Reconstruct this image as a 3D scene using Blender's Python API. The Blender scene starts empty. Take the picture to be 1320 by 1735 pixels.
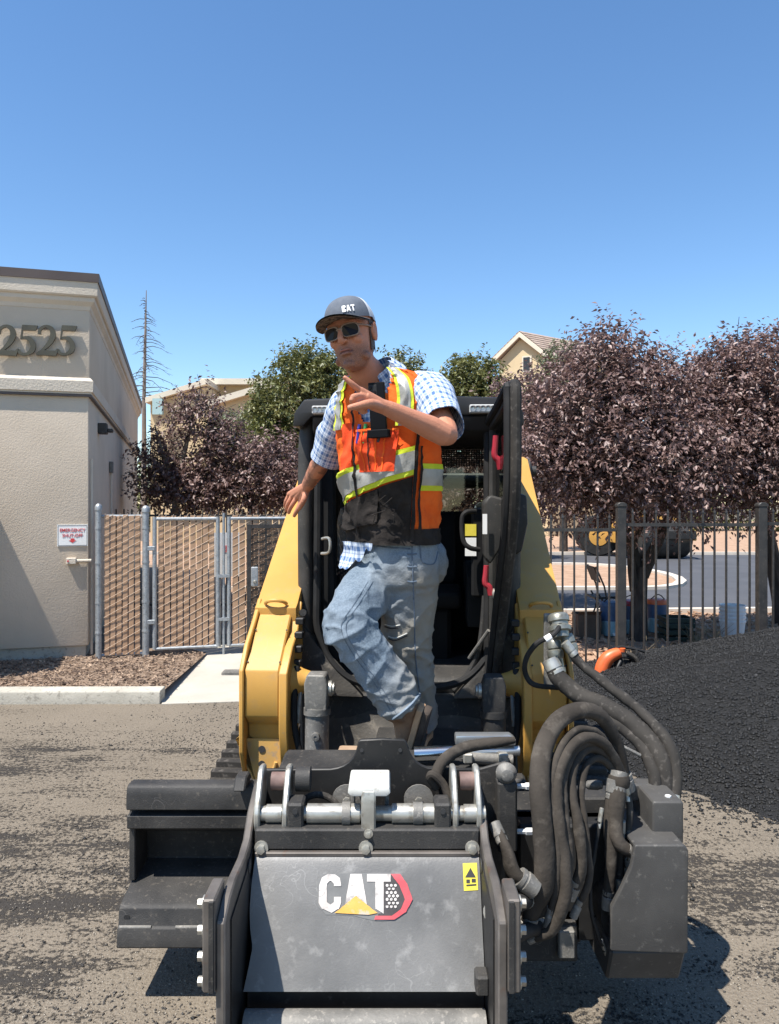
import bpy, bmesh, math, random
import numpy as np
from mathutils import Vector, Matrix, noise as mnoise
R = math.radians
scene = bpy.context.scene
C = scene.collection
# ------------------------------------------------------------------ camera, sky, sun
F, U0, V0, CH = 1300.0, 660.0, 852.0, 1.65        # focal length in photo pixels, principal column, horizon row, eye height
cam_d = bpy.data.cameras.new('camera'); cam = bpy.data.objects.new('camera', cam_d); C.objects.link(cam)
cam_d.sensor_fit = 'VERTICAL'; cam_d.sensor_height = 36.0; cam_d.lens = 36.0 * F / 1735.0
cam_d.shift_y = -15.5 / 1735.0
cam_d.clip_start = 0.05; cam_d.clip_end = 3000
cam.location = (0, 0, CH); cam.rotation_euler = (R(90), 0, 0)
scene.camera = cam
LIGHT = Vector((.36, .33, -1.0)).normalized()      # direction the sunlight travels
world = bpy.data.worlds.new('World'); scene.world = world; world.use_nodes = True
wn = world.node_tree; wn.nodes.clear()
sky = wn.nodes.new('ShaderNodeTexSky'); sky.sky_type = 'NISHITA'; sky.sun_disc = False
sky.sun_elevation = math.asin(-LIGHT.z); sky.sun_rotation = math.atan2(-LIGHT.x, -LIGHT.y) % (2 * math.pi)
sky.altitude = 100; sky.air_density = 1.0; sky.dust_density = 0.1; sky.ozone_density = 2.2
bg = wn.nodes.new('ShaderNodeBackground'); bg.inputs['Strength'].default_value = 0.118
wo = wn.nodes.new('ShaderNodeOutputWorld')
hsv = wn.nodes.new('ShaderNodeHueSaturation'); hsv.inputs['Saturation'].default_value = 1.16
wn.links.new(sky.outputs[0], hsv.inputs['Color']); wn.links.new(hsv.outputs[0], bg.inputs[0]); wn.links.new(bg.outputs[0], wo.inputs[0])
sun_d = bpy.data.lights.new('sun', 'SUN'); sun_d.energy = 5.0; sun_d.angle = R(0.53); sun_d.color = (1, .955, .89)
sun = bpy.data.objects.new('sun', sun_d); C.objects.link(sun)
sun.rotation_euler = LIGHT.to_track_quat('-Z', 'Y').to_euler(); sun.location = (-6, -6, 14)
scene.view_settings.view_transform = 'Standard'; scene.view_settings.look = 'None'
scene.view_settings.gamma = 1.0; scene.view_settings.exposure = 0.82; scene.view_settings.use_curve_mapping = False

# ------------------------------------------------------------------ helpers
def P(u, v, d):
    """photo pixel + distance -> world point"""
    return Vector(((u - U0) / F * d, d, CH - (v - V0) / F * d))
def PX(u, d): return (u - U0) / F * d
def PZ(v, d): return CH - (v - V0) / F * d
def gd(v, z=0.0): return (CH - z) * F / (v - V0)   # distance of a point at height z seen in row v
def lin(c): return tuple(((x / 255.0) / 12.92 if x / 255.0 <= .04045 else ((x / 255.0 + .055) / 1.055) ** 2.4) for x in c)

class MB:
    def __init__(s): s.v = []; s.f = []
    def add(s, vs, fs):
        o = len(s.v); s.v += [tuple(p) for p in vs]; s.f += [tuple(i + o for i in f) for f in fs]; return s
    def box(s, x0, x1, y0, y1, z0, z1):
        return s.add([(x0,y0,z0),(x1,y0,z0),(x1,y1,z0),(x0,y1,z0),(x0,y0,z1),(x1,y0,z1),(x1,y1,z1),(x0,y1,z1)],
                     [(0,3,2,1),(4,5,6,7),(0,1,5,4),(1,2,6,5),(2,3,7,6),(3,0,4,7)])
    def obox(s, c, a, b, d):
        c, a, b, d = Vector(c), Vector(a), Vector(b), Vector(d)
        vs = [c + a*i + b*j + d*k for k in (-1,1) for j in (-1,1) for i in (-1,1)]
        return s.add(vs, [(0,2,3,1),(4,5,7,6),(0,1,5,4),(1,3,7,5),(3,2,6,7),(2,0,4,6)])
    def bar(s, p, q, w, h, up=(0,0,1)):
        p, q = Vector(p), Vector(q); t = (q - p); L = t.length; t /= L
        sd = t.cross(Vector(up))
        if sd.length < 1e-4: sd = t.cross(Vector((1,0,0)))
        sd.normalize(); u = sd.cross(t)
        return s.obox((p + q) / 2, t * L / 2, sd * w / 2, u * h / 2)
    def prism(s, prof, axis, a, b):
        n = len(prof)
        def pt(p, t):
            return {'x': (t, p[0], p[1]), 'y': (p[0], t, p[1]), 'z': (p[0], p[1], t)}[axis]
        vs = [pt(p, a) for p in prof] + [pt(p, b) for p in prof]
        return s.add(vs, [tuple(range(n)), tuple(range(2*n-1, n-1, -1))] + [(i, (i+1) % n, n + (i+1) % n, n + i) for i in range(n)])
    def poly3(s, loop, off):
        """extrude a planar 3-D loop by the vector off"""
        n = len(loop); off = Vector(off)
        vs = [Vector(p) for p in loop] + [Vector(p) + off for p in loop]
        return s.add(vs, [tuple(range(n)), tuple(range(2*n-1, n-1, -1))] + [(i, (i+1) % n, n + (i+1) % n, n + i) for i in range(n)])
    def tube(s, pts, r, n=10, caps=True, sm=0, flat=None, up=None):
        pts = [Vector(p) for p in pts]
        rs = list(r) if hasattr(r, '__len__') else [r] * len(pts)
        if sm: pts, rs = smooth_path(pts, rs, sm)
        m = len(pts); t0 = (pts[1] - pts[0]).normalized()
        ref = Vector(up) if up else (Vector((0,0,1)) if abs(t0.z) < .9 else Vector((1,0,0)))
        nrm = (ref - t0 * ref.dot(t0)).normalized(); vs = []
        for i in range(m):
            t = (pts[min(i+1, m-1)] - pts[max(i-1, 0)]).normalized()
            nrm = (nrm - t * nrm.dot(t)).normalized(); bn = t.cross(nrm)
            for k in range(n):
                a = 2 * math.pi * k / n
                vs.append(pts[i] + (nrm * math.cos(a) + bn * math.sin(a) * (flat or 1)) * rs[i])
        fs = [(i*n+k, i*n+(k+1) % n, (i+1)*n+(k+1) % n, (i+1)*n+k) for i in range(m-1) for k in range(n)]
        if caps: fs += [tuple(range(n-1, -1, -1)), tuple(range((m-1)*n, m*n))]
        return s.add(vs, fs)
    def cyl(s, p, q, r, n=16, r2=None): return s.tube([p, q], [r, r if r2 is None else r2], n)
    def lathe(s, prof, o, ax, n=20):
        o = Vector(o); ax = Vector(ax).normalized()
        a = ax.orthogonal().normalized(); b = ax.cross(a); vs = []
        for (r, h) in prof:
            for k in range(n):
                t = 2 * math.pi * k / n
                vs.append(o + ax * h + (a * math.cos(t) + b * math.sin(t)) * r)
        m = len(prof)
        fs = [(i*n+k, i*n+(k+1) % n, (i+1)*n+(k+1) % n, (i+1)*n+k) for i in range(m-1) for k in range(n)]
        fs += [tuple(range(n-1, -1, -1)), tuple(range((m-1)*n, m*n))]
        return s.add(vs, fs)
    def bolt(s, p, ax, r=.012, h=.01, washer=True):
        ax = Vector(ax).normalized(); p = Vector(p)
        if washer: s.lathe([(r*1.6, 0), (r*1.6, h*.3), (r*.9, h*.32)], p, ax, 14)
        s.lathe([(r, h*.3), (r, h), (r*.6, h*1.05)], p, ax, 6); return s
    def ell(s, c, r, ax=None, n=12, m=8):
        c = Vector(c); A = ax or (Vector((1,0,0)), Vector((0,1,0)), Vector((0,0,1))); vs = []
        for i in range(m + 1):
            ph = math.pi * i / m
            ph = min(max(ph, .02), math.pi - .02)
            for k in range(n):
                t = 2 * math.pi * k / n
                vs.append(c + A[0]*r[0]*math.sin(ph)*math.cos(t) + A[1]*r[1]*math.sin(ph)*math.sin(t) + A[2]*r[2]*math.cos(ph))
        fs = [(i*n+k, i*n+(k+1) % n, (i+1)*n+(k+1) % n, (i+1)*n+k) for i in range(m) for k in range(n)]
        fs += [tuple(range(n)), tuple(range(m*n + n - 1, m*n - 1, -1))]
        return s.add(vs, fs)
    def grid(s, fn, nu, nv, closed=False):
        vs = [fn(i / nu, j / nv) for j in range(nv + 1) for i in range(nu + (0 if closed else 1))]
        w = nu if closed else nu + 1
        fs = [(j*w+i, j*w+(i+1) % w, (j+1)*w+(i+1) % w, (j+1)*w+i) for j in range(nv) for i in range(nu)]
        return s.add(vs, fs)
    def build(s, name, mat, parent=None, **k):
        me = bpy.data.meshes.new(name); me.from_pydata(s.v, [], s.f)
        return link_mesh(name, me, mat, parent, **k)

def smooth_path(pts, rs, k):
    out, ro = [], []
    n = len(pts)
    for i in range(n - 1):
        p0, p1, p2, p3 = pts[max(i-1,0)], pts[i], pts[i+1], pts[min(i+2,n-1)]
        for j in range(k):
            t = j / k
            out.append(.5 * ((2*p1) + (p2-p0)*t + (2*p0-5*p1+4*p2-p3)*t*t + (3*p1-p0-3*p2+p3)*t**3))
            ro.append(rs[i] * (1-t) + rs[i+1] * t)
    out.append(pts[-1]); ro.append(rs[-1]); return out, ro

def root_of(o):
    while o.parent: o = o.parent
    return o
def tagit(o, label=None, cat=None, group=None, kind=None):
    if label: o['label'] = label
    if cat: o['category'] = cat
    if group: o['group'] = group
    if kind: o['kind'] = kind
    return o
def link_mesh(name, me, mat, parent=None, bev=0, seg=1, smooth=True, ang=32, recalc=True, label=None, cat=None, group=None, kind=None, local=False):
    if recalc or bev:
        bm = bmesh.new(); bm.from_mesh(me)
        if recalc: bmesh.ops.recalc_face_normals(bm, faces=bm.faces)
        if bev:
            es = [e for e in bm.edges if len(e.link_faces) == 2 and e.calc_face_angle(0) > .5]
            bmesh.ops.bevel(bm, geom=es, offset=bev, segments=seg, affect='EDGES', profile=.6, clamp_overlap=True)
        bm.to_mesh(me); bm.free()
    off = Vector((0,0,0))
    if parent is not None:
        if not local: off = root_of(parent).location.copy()
    elif not local and len(me.vertices):
        co = np.empty(len(me.vertices)*3, np.float32); me.vertices.foreach_get('co', co); co = co.reshape(-1,3)
        lo, hi = co.min(0), co.max(0); off = Vector(((lo[0]+hi[0])/2, (lo[1]+hi[1])/2, lo[2]))
    if off.length > 0: me.transform(Matrix.Translation(-off))
    if smooth:
        me.polygons.foreach_set('use_smooth', [True]*len(me.polygons))
        me.set_sharp_from_angle(angle=R(ang))
    for m in (mat if isinstance(mat, (list, tuple)) else [mat]): me.materials.append(m)
    me.update()
    o = bpy.data.objects.new(name, me); C.objects.link(o)
    if parent is not None: o.parent = parent
    elif not local: o.location = off
    return tagit(o, label, cat, group, kind)
def thing(name, label, cat, loc, group=None):
    o = bpy.data.objects.new(name, None); C.objects.link(o); o.location = loc; o.empty_display_size = .1
    return tagit(o, label, cat, group)
def dupe(o, parent=None, loc=None, rot=None, name=None):
    c = o.copy(); C.objects.link(c)
    if parent is not None: c.parent = parent
    if loc is not None: c.location = loc
    if rot is not None: c.rotation_euler = rot
    return c
def text_mesh(txt, size, bold=0.0, depth=.001, align='CENTER', sx=1.0):
    cu = bpy.data.curves.new('t', 'FONT'); cu.body = txt; cu.size = size; cu.extrude = depth; cu.offset = bold; cu.align_x = align; cu.align_y = 'CENTER'
    cu.resolution_u = 3
    o = bpy.data.objects.new('t', cu); C.objects.link(o)
    me = bpy.data.meshes.new_from_object(o.evaluated_get(bpy.context.evaluated_depsgraph_get()))
    bpy.data.objects.remove(o); me.transform(Matrix.Diagonal((sx, 1, 1, 1))); return me

# ------------------------------------------------------------------ materials
def mat(name, c1, c2=None, scale=8, rough=.6, metal=0.0, bump=0.0, bscale=60, detail=6, spec=.5, c3=None, s3=40, t3=(.55,.68), stretch=None, contrast=(.35,.65), coat=0, rvar=0, scr=0, scol=(.3,.29,.27)):
    """principled surface: two colours mixed by soft noise, a third as finer flecks, bump relief"""
    m = bpy.data.materials.new(name); m.use_nodes = True; nt = m.node_tree; N, L = nt.nodes, nt.links
    b = N['Principled BSDF']; b.inputs['Roughness'].default_value = rough; b.inputs['Metallic'].default_value = metal
    b.inputs['Specular IOR Level'].default_value = spec; b.inputs['Coat Weight'].default_value = coat
    tc = N.new('ShaderNodeTexCoord'); co = tc.outputs['Object']
    if stretch:
        mp = N.new('ShaderNodeMapping'); mp.inputs['Scale'].default_value = stretch; L.new(co, mp.inputs[0]); co = mp.outputs[0]
    def noise(sc, det=detail, r=.6):
        n = N.new('ShaderNodeTexNoise'); n.inputs['Scale'].default_value = sc; n.inputs['Detail'].default_value = det; n.inputs['Roughness'].default_value = r
        L.new(co, n.inputs['Vector']); return n.outputs['Fac']
    def ramp(fac, lo, hi):
        r = N.new('ShaderNodeMapRange'); r.inputs['From Min'].default_value = lo; r.inputs['From Max'].default_value = hi; L.new(fac, r.inputs['Value']); return r.outputs[0]
    def mix(fac, a, bb):
        x = N.new('ShaderNodeMix'); x.data_type = 'RGBA'; L.new(fac, x.inputs['Factor'])
        for s, c in ((6, a), (7, bb)):
            if isinstance(c, tuple): x.inputs[s].default_value = (*c, 1)
            else: L.new(c, x.inputs[s])
        return x.outputs[2]
    if c2 is None: b.inputs['Base Color'].default_value = (*c1, 1); col = None
    else:
        f1 = noise(scale); col = mix(ramp(f1, *contrast), c1, c2)
        if c3 is not None: col = mix(ramp(noise(s3, 4), *t3), col, c3)
        if scr:      # thin wandering scratches
            for sc_, wd_ in ((7, .004), (17, .006)):
                a_ = N.new('ShaderNodeMath'); a_.operation = 'SUBTRACT'; L.new(noise(sc_, 1.5, .5), a_.inputs[0]); a_.inputs[1].default_value = .5
                b_ = N.new('ShaderNodeMath'); b_.operation = 'ABSOLUTE'; L.new(a_.outputs[0], b_.inputs[0])
                k_ = N.new('ShaderNodeMath'); k_.operation = 'MULTIPLY'; L.new(ramp(b_.outputs[0], wd_, wd_*.3), k_.inputs[0]); L.new(ramp(noise(3.1, 3), .5, .62), k_.inputs[1])
                k2 = N.new('ShaderNodeMath'); k2.operation = 'MULTIPLY'; L.new(k_.outputs[0], k2.inputs[0]); k2.inputs[1].default_value = scr
                col = mix(k2.outputs[0], col, scol)
        L.new(col, b.inputs['Base Color'])
        if rvar: 
            rr = N.new('ShaderNodeMapRange'); rr.inputs['To Min'].default_value = rough - rvar; rr.inputs['To Max'].default_value = rough + rvar; L.new(f1, rr.inputs['Value']); L.new(rr.outputs[0], b.inputs['Roughness'])
    if bump:
        bp = N.new('ShaderNodeBump'); bp.inputs['Strength'].default_value = 1.0; bp.inputs['Distance'].default_value = bump
        L.new(noise(bscale, 4), bp.inputs['Height']); L.new(bp.outputs[0], b.inputs['Normal'])
    m['h'] = 1
    return m
def nodes_of(m): return m.node_tree.nodes, m.node_tree.links, m.node_tree.nodes['Principled BSDF']

STUCCO = mat('stucco', (.52,.435,.335), (.58,.49,.385), 1.5, .95, bump=.0035, bscale=60, detail=8, spec=.2)
STUCCO_TRIM = mat('stucco_trim', (.54,.475,.385), (.60,.53,.435), 2, .95, bump=.006, bscale=60, spec=.2)
BROWNCAP = mat('brown_metal_cap', (.07,.05,.045), (.10,.075,.065), 3, .5)
NUMERAL = mat('bronze_numeral', (.075,.066,.045), (.105,.092,.062), 6, .42, .35)
WHITEPAINT = mat('white_paint', (.72,.72,.70), (.80,.80,.78), 6, .5)
REDINK = mat('red_ink', (.55,.04,.05), (.62,.06,.06), 30, .6)
DARKINK = mat('dark_ink', (.03,.03,.03), rough=.7)
GALV = mat('galvanised_steel', (.30,.32,.33), (.42,.44,.45), 18, .5, .55, c3=(.22,.23,.23), s3=60)
SLAT = mat('privacy_slat', (.39,.235,.135), (.47,.30,.185), 5, .6, stretch=(3,3,.6))
WIRE = mat('tan_wire', (.42,.33,.25), (.52,.42,.33), 30, .5, .2)
BLACKIRON = mat('black_iron', (.022,.021,.02), (.045,.04,.036), 9, .5, .0, c3=(.10,.085,.07), s3=50, t3=(.58,.75))
CONCRETE = mat('concrete', (.37,.34,.285), (.44,.405,.34), 3, .9, bump=.003, bscale=90, c3=(.36,.33,.28), s3=120)
KERB = mat('kerb_concrete', (.35,.325,.27), (.44,.41,.345), 4, .9, bump=.004, bscale=70, c3=(.25,.23,.19), s3=30)
BARKBED = mat('bark_bed', (.17,.115,.075), (.28,.205,.15), 14, .95, bump=.03, bscale=30, c3=(.10,.07,.05), s3=60)
BARKFAR = mat('bark_far', (.30,.185,.115), (.41,.27,.18), 3, .95, bump=.03, bscale=14, c3=(.27,.17,.11), s3=9, t3=(.56,.75))
ROADFAR = mat('road_asphalt', (.055,.056,.062), (.075,.076,.083), .8, .85, c3=(.11,.11,.11), s3=40, t3=(.66,.8))
YELLOW = mat('yellow_paint', (.47,.245,.05), (.53,.285,.06), 3, .52, bump=.0006, bscale=300, c3=(.42,.25,.09), s3=14, t3=(.56,.8), scr=.35, scol=(.36,.25,.13))
YELLOWDUST = mat('dusty_yellow', (.50,.29,.085), (.60,.35,.09), 6, .7, c3=(.38,.27,.16), s3=25)
BLACKPAINT = mat('black_paint', (.012,.012,.012), (.024,.023,.022), 6, .5, spec=.3, c3=(.075,.068,.06), s3=45, t3=(.60,.8))
DUSTBLACK = mat('dusty_black', (.022,.0215,.021), (.05,.047,.043), 5, .6, spec=.3, scr=.5, scol=(.12,.11,.10), c3=(.12,.104,.084), s3=60, t3=(.58,.82), bump=.001, bscale=200)
RUBBER = mat('rubber', (.014,.014,.014), (.026,.025,.024), 12, .7, spec=.25)
RUBBERDUST = mat('dusty_rubber', (.022,.020,.018), (.046,.041,.035), 7, .8, spec=.25, c3=(.085,.076,.066), s3=50)
GREYMETAL = mat('dusty_grey_steel', (.115,.11,.10), (.20,.19,.17), 8, .6, .2, c3=(.27,.25,.22), s3=60, bump=.0012, bscale=120)
PLATE = mat('worn_grey_plate', (.115,.112,.106), (.19,.185,.175), 3.0, .5, .1, c3=(.34,.33,.31), s3=20, t3=(.56,.9), scr=.32, scol=(.36,.35,.33), rvar=.12, bump=.0006, bscale=160)
RUSTEDGE = mat('worn_steel_edge', (.085,.075,.066), (.15,.132,.115), 10, .55, .35, c3=(.13,.075,.05), s3=24, t3=(.60,.78))
ZINC = mat('zinc_plated', (.36,.35,.31), (.52,.50,.44), 14, .42, .65, c3=(.20,.17,.13), s3=30, t3=(.52,.74))
CHROME = mat('chrome_rod', (.62,.62,.60), rough=.18, metal=1.0)
REDPLASTIC = mat('red_plastic', (.32,.02,.035), (.38,.03,.045), 20, .35)
SLEEVE = mat('hose_sleeve', (.034,.029,.024), (.060,.051,.042), 6, .9, spec=.15, bump=.002, bscale=70, c3=(.085,.073,.060), s3=18)
GLASSY = mat('tinted_glass', (.02,.025,.022), rough=.05)
ORANGEPL = mat('orange_plastic', (.62,.11,.03), (.68,.14,.04), 20, .4)
STICKER = mat('yellow_sticker', (.62,.52,.05), (.70,.58,.07), 30, .5)
LEDMAT = mat('lamp_lens', (.42,.41,.38), (.52,.51,.48), 60, .25)

def ground_material():
    m = bpy.data.materials.new('milled_lot'); m.use_nodes = True; N, L, b = nodes_of(m)
    b.inputs['Roughness'].default_value = .95; b.inputs['Specular IOR Level'].default_value = .15
    class _T: pass
    geo = N.new('ShaderNodeNewGeometry'); tc = _T(); tc.outputs = {'Object': geo.outputs['Position']}
    def nz(sc, det, rough=.6, st=None, typ='noise'):
        co = tc.outputs['Object']
        if st:
            mp = N.new('ShaderNodeMapping'); mp.inputs['Scale'].default_value = st; mp.inputs['Rotation'].default_value = (0, 0, R(6)); L.new(co, mp.inputs[0]); co = mp.outputs[0]
        n = N.new('ShaderNodeTexNoise' if typ == 'noise' else 'ShaderNodeTexVoronoi'); n.inputs['Scale'].default_value = sc
        if typ == 'noise': n.inputs['Detail'].default_value = det; n.inputs['Roughness'].default_value = rough
        L.new(co, n.inputs['Vector']); return n.outputs[0]
    def rng(f, a, c, d=0, e=1):
        r = N.new('ShaderNodeMapRange'); r.inputs[1].default_value = a; r.inputs[2].default_value = c; r.inputs[3].default_value = d; r.inputs[4].default_value = e; L.new(f, r.inputs[0]); return r.outputs[0]
    def op(o, a, c):
        x = N.new('ShaderNodeMath'); x.operation = o; x.use_clamp = o != 'ADD'
        for i, q in enumerate((a, c)):
            if isinstance(q, (int, float)): x.inputs[i].default_value = q
            else: L.new(q, x.inputs[i])
        return x.outputs[0]
    def mx(f, a, c):
        x = N.new('ShaderNodeMix'); x.data_type = 'RGBA'; L.new(f, x.inputs[0])
        for s, q in ((6, a), (7, c)):
            if isinstance(q, tuple): x.inputs[s].default_value = (*q, 1)
            else: L.new(q, x.inputs[s])
        return x.outputs[2]
    big = nz(.8, 6, .7, (.6, 1.0, 1)); streak = nz(3.0, 6, .75, (.5, 1.9, 1)); fine = nz(75, 3, .7); grit = nz(150, 2)
    col = mx(rng(nz(1.1, 4), .35, .65), (.142,.116,.086), (.19,.157,.118))
    col = mx(rng(grit, .42, .62), col, (.225,.195,.155))
    col = mx(rng(fine, .54, .66, 0, .75), col, (.075,.066,.056))
    # loose dark crumbs: denser where the big and streaky noise agree
    dens = op('ADD', rng(big, .42, .64, 0, .6), rng(streak, .45, .70, 0, .35))
    for (cx, cy, sx, sy, am) in ((-1.15, 3.0, .75, .5, .60), (-1.6, 3.7, .9, .3, .45), (1.55, 3.15, .7, .45, .5), (-1.5, 5.2, 1.2, .16, .5), (.6, 2.4, .5, .3, .4), (-1.9, 2.55, .8, .25, .6)):
        mp = N.new('ShaderNodeMapping'); mp.vector_type = 'TEXTURE'; mp.inputs['Location'].default_value = (cx, cy, 0); mp.inputs['Scale'].default_value = (sx, sy, 1); mp.inputs['Rotation'].default_value = (0, 0, R(8)); L.new(tc.outputs['Object'], mp.inputs[0])
        ln = N.new('ShaderNodeVectorMath'); ln.operation = 'LENGTH'; L.new(mp.outputs[0], ln.inputs[0])
        dens = op('ADD', dens, op('MULTIPLY', rng(ln.outputs['Value'], 1.25, .1, 0, am), rng(streak, .30, .62)))
    crumb = rng(op('SUBTRACT', op('ADD', op('MULTIPLY', nz(42, 4, .75), 1.0), op('MULTIPLY', dens, .40)), 0), .70, .80)
    col = mx(op('MULTIPLY', crumb, .9), col, (.030,.028,.027))
    L.new(col, b.inputs['Base Color'])
    bp = N.new('ShaderNodeBump'); bp.inputs['Distance'].default_value = .012; bp.inputs['Strength'].default_value = .9
    L.new(op('ADD', fine, op('MULTIPLY', crumb, .6)), bp.inputs['Height']); L.new(bp.outputs[0], b.inputs['Normal'])
    return m
LOT = ground_material()
def pile_material():
    m = mat('hot_mix_asphalt', (.012,.012,.012), (.022,.022,.022), 30, .7, spec=.25, c3=(.06,.06,.06), s3=110, t3=(.60,.70), bump=.02, bscale=70)
    return m
PILE = pile_material()
# ------------------------------------------------------------------ setting: ground sheets
MB().add([(-400,-60,0),(400,-60,0),(400,900,0),(-400,900,0)], [(0,1,2,3)]).build('ground', LOT, kind='structure', label='dusty tan milled asphalt lot with dark loose crumbs', cat='ground', recalc=False)
BD = Vector((math.cos(R(15.6)), math.sin(R(15.6)), 0)); BS = Vector((-BD.y, BD.x, 0))   # along / into the stucco building
BC = Vector((-3.06, 7.80, 0))                                                           # its corner on the ground
def bp_(t, s, z=0): return BC + BD * t + BS * s + Vector((0, 0, z))
kc0, kc1 = P(-900, 1196, gd(1196)), P(271, 1193, gd(1193))                # face of the kerb
kdir = Vector((kc1.x - kc0.x, kc1.y - kc0.y, 0)).normalized(); kn = Vector((-kdir.y, kdir.x, 0))
ka = kc1 - kdir * 6.0; ka.z = kb_z = 0; kb = Vector((kc1.x, kc1.y, 0))
k = MB()
prof = [(0, 0), (0, .095), (.012, .108), (.15, .112), (.15, 0)]
k.add([ka + kn*a + Vector((0,0,z)) for a, z in prof] + [kb + kn*a + Vector((0,0,z)) for a, z in prof], [(0,1,2,3,4)[::-1], (5,6,7,8,9)] + [(i, i+1, i+6, i+5) for i in range(4)])
k.build('kerb', KERB, bev=.004, kind='structure', label='low concrete kerb in front of the bark planter', cat='kerb')
# bark bed between kerb and building (raised), with real chips scattered on it
bed = [ka + kn*.15, kb + kn*.15, kb + kn*.15 + Vector((-.02, 1.55, 0)), bp_(.6, 1.0), bp_(0.6, 12), bp_(-6, 12), bp_(-6, -1.5)]
MB().add([(p.x, p.y, .085) for p in bed], [tuple(range(len(bed)))]).build('bark_bed', BARKBED, kind='structure', label='brown bark mulch bed under the stucco wall', cat='ground', recalc=False)
rnd = random.Random(3); ch = MB()
for i in range(5200):
    a = rnd.uniform(0, 4.2); b = rnd.uniform(.16, 1.75)
    p = kb - kdir * a + kn * b
    if (p - BC).dot(BS) > -.02 and (p - BC).dot(BD) < 0.0: continue
    yaw, tl = rnd.uniform(0, 6.28), rnd.uniform(-.5, .5); l, w = rnd.uniform(.006, .026), rnd.uniform(.003, .007)
    d = Vector((math.cos(yaw)*math.cos(tl), math.sin(yaw)*math.cos(tl), math.sin(tl))); sd = Vector((-math.sin(yaw), math.cos(yaw), rnd.uniform(-.4,.4)))
    c = Vector((p.x, p.y, .09 + rnd.uniform(0, .018)))
    ch.obox(c, d*l, sd*w, d.cross(sd)*.003)
ch.build('bark_chips', mat('bark_chip', (.16,.10,.065), (.42,.31,.22), 11, .95, c3=(.09,.06,.045), s3=8, t3=(.5,.6)), kind='stuff', label='brown bark chips strewn over the planter bed', cat='bark', recalc=False, smooth=False)
# concrete path to the gate
fz = .08
q = [P(250, 1118, 7.72), P(272, 1194, gd(1194)), P(470, 1192, gd(1192)), P(600, 1112, 8.2)]
q = [Vector((q[0].x, q[0].y + .6, fz)), Vector((q[1].x + .01, q[1].y, .006)), Vector((q[2].x + 1.2, q[2].y + .25, .006)), Vector((q[3].x + .9, q[3].y + .9, fz))]
MB().add([(p.x, p.y, p.z) for p in q] + [(p.x, p.y, -.05) for p in q], [(0,1,2,3),(1,5,6,2),(0,4,5,1),(3,2,6,7)]).build('path', CONCRETE, kind='structure', label='pale concrete path leading to the slatted gate', cat='path')
MB().box(PX(378, 7.25), PX(378, 7.25)+.5, 7.18, 7.33, .036, .06).build('drain_grate', GREYMETAL, label='small grey grate set in the concrete path', cat='grate')

# ------------------------------------------------------------------ stucco building with numerals
bld = thing('stucco_building', 'beige stucco building with brown roof edge and large numerals', 'building', (BC.x, BC.y, 0))
def bblock(t0, t1, s0, s1, z0, z1, m=None):
    m = m or MB()
    return m.obox(BC + BD*(t0+t1)/2 + BS*(s0+s1)/2 + Vector((0,0,(z0+z1)/2)), BD*(t1-t0)/2, BS*(s1-s0)/2, Vector((0,0,(z1-z0)/2)))
bblock(-7, 0, 0, 10.4, .20, 2.78).build('lower_wall', STUCCO, bld, bev=.015, seg=2)
bblock(-7, -.03, .03, 10.37, .0, .20).build('footing', KERB, bld)
bblock(-7, .012, -.012, 10.41, 2.90, 3.66).build('upper_wall', STUCCO, bld, bev=.012, seg=2)
def ring(name, prof, m):   # moulding that runs along the front and the side: prof = (outward, z)
    mb = MB(); n = len(prof)
    for (o, z) in prof: mb.v.append(tuple(bp_(-7, -o, z)))
    for (o, z) in prof: mb.v.append(tuple(bp_(o, -o, z)))
    for (o, z) in prof: mb.v.append(tuple(bp_(o, 10.4 + o, z)))
    for j in range(2): mb.f += [(j*n+i, j*n+(i+1) % n, (j+1)*n+(i+1) % n, (j+1)*n+i) for i in range(n)]
    mb.f += [tuple(range(n)), tuple(range(3*n-1, 2*n-1, -1))]
    return mb.build(name, m, bld, ang=25)
ring('belt_moulding', [(-.05,2.74),(.028,2.75),(.03,2.765),(.045,2.77),(.05,2.88),(.02,2.915),(-.05,2.92)], STUCCO_TRIM)
ring('drip_strip', [(-.02,2.725),(.034,2.725),(.034,2.745),(-.02,2.745)], BROWNCAP)
ring('cornice', [(-.05,3.60),(.016,3.60),(.025,3.64),(.06,3.68),(.064,3.72),(.08,3.725),(.092,3.74),(.096,3.87),(-.05,3.875)], STUCCO_TRIM)
ring('roof_edge', [(-.05,3.865),(.108,3.868),(.112,3.955),(-.05,3.96)], BROWNCAP)
bblock(-6.9, -.06, .06, 10.3, 3.85, 3.93).build('roof', BROWNCAP, bld)
# the numerals, drawn as thick strokes
def stroke(path, w, n=5):
    pts = [Vector((x, y, 0)) for x, y in path]; pts, ws = smooth_path(pts, list(w), n); Lf, Rt = [], []
    for i, p in enumerate(pts):
        t = (pts[min(i+1, len(pts)-1)] - pts[max(i-1, 0)]).normalized(); s = Vector((-t.y, t.x, 0))
        Lf.append(p + s*ws[i]/2); Rt.append(p - s*ws[i]/2)
    return Lf + Rt[::-1]
G2 = [stroke([(.16,.70),(.20,.86),(.40,.965),(.62,.88),(.68,.70),(.58,.47),(.36,.24),(.12,.05)], [.13,.11,.08,.18,.22,.18,.10,.07]),
      [Vector(p + (0,)) for p in [(.04,.0),(.80,.0),(.88,.24),(.83,.24),(.76,.165),(.20,.165),(.04,.06)]]]
G5 = [stroke([(.13,.16),(.22,.055),(.42,.04),(.63,.17),(.68,.34),(.58,.52),(.40,.585),(.21,.555)], [.13,.09,.08,.18,.21,.18,.10,.06]),
      [Vector(p + (0,)) for p in [(.20,.53),(.28,1.0),(.86,1.0),(.78,.83),(.31,.83),(.265,.56)]]]
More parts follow.
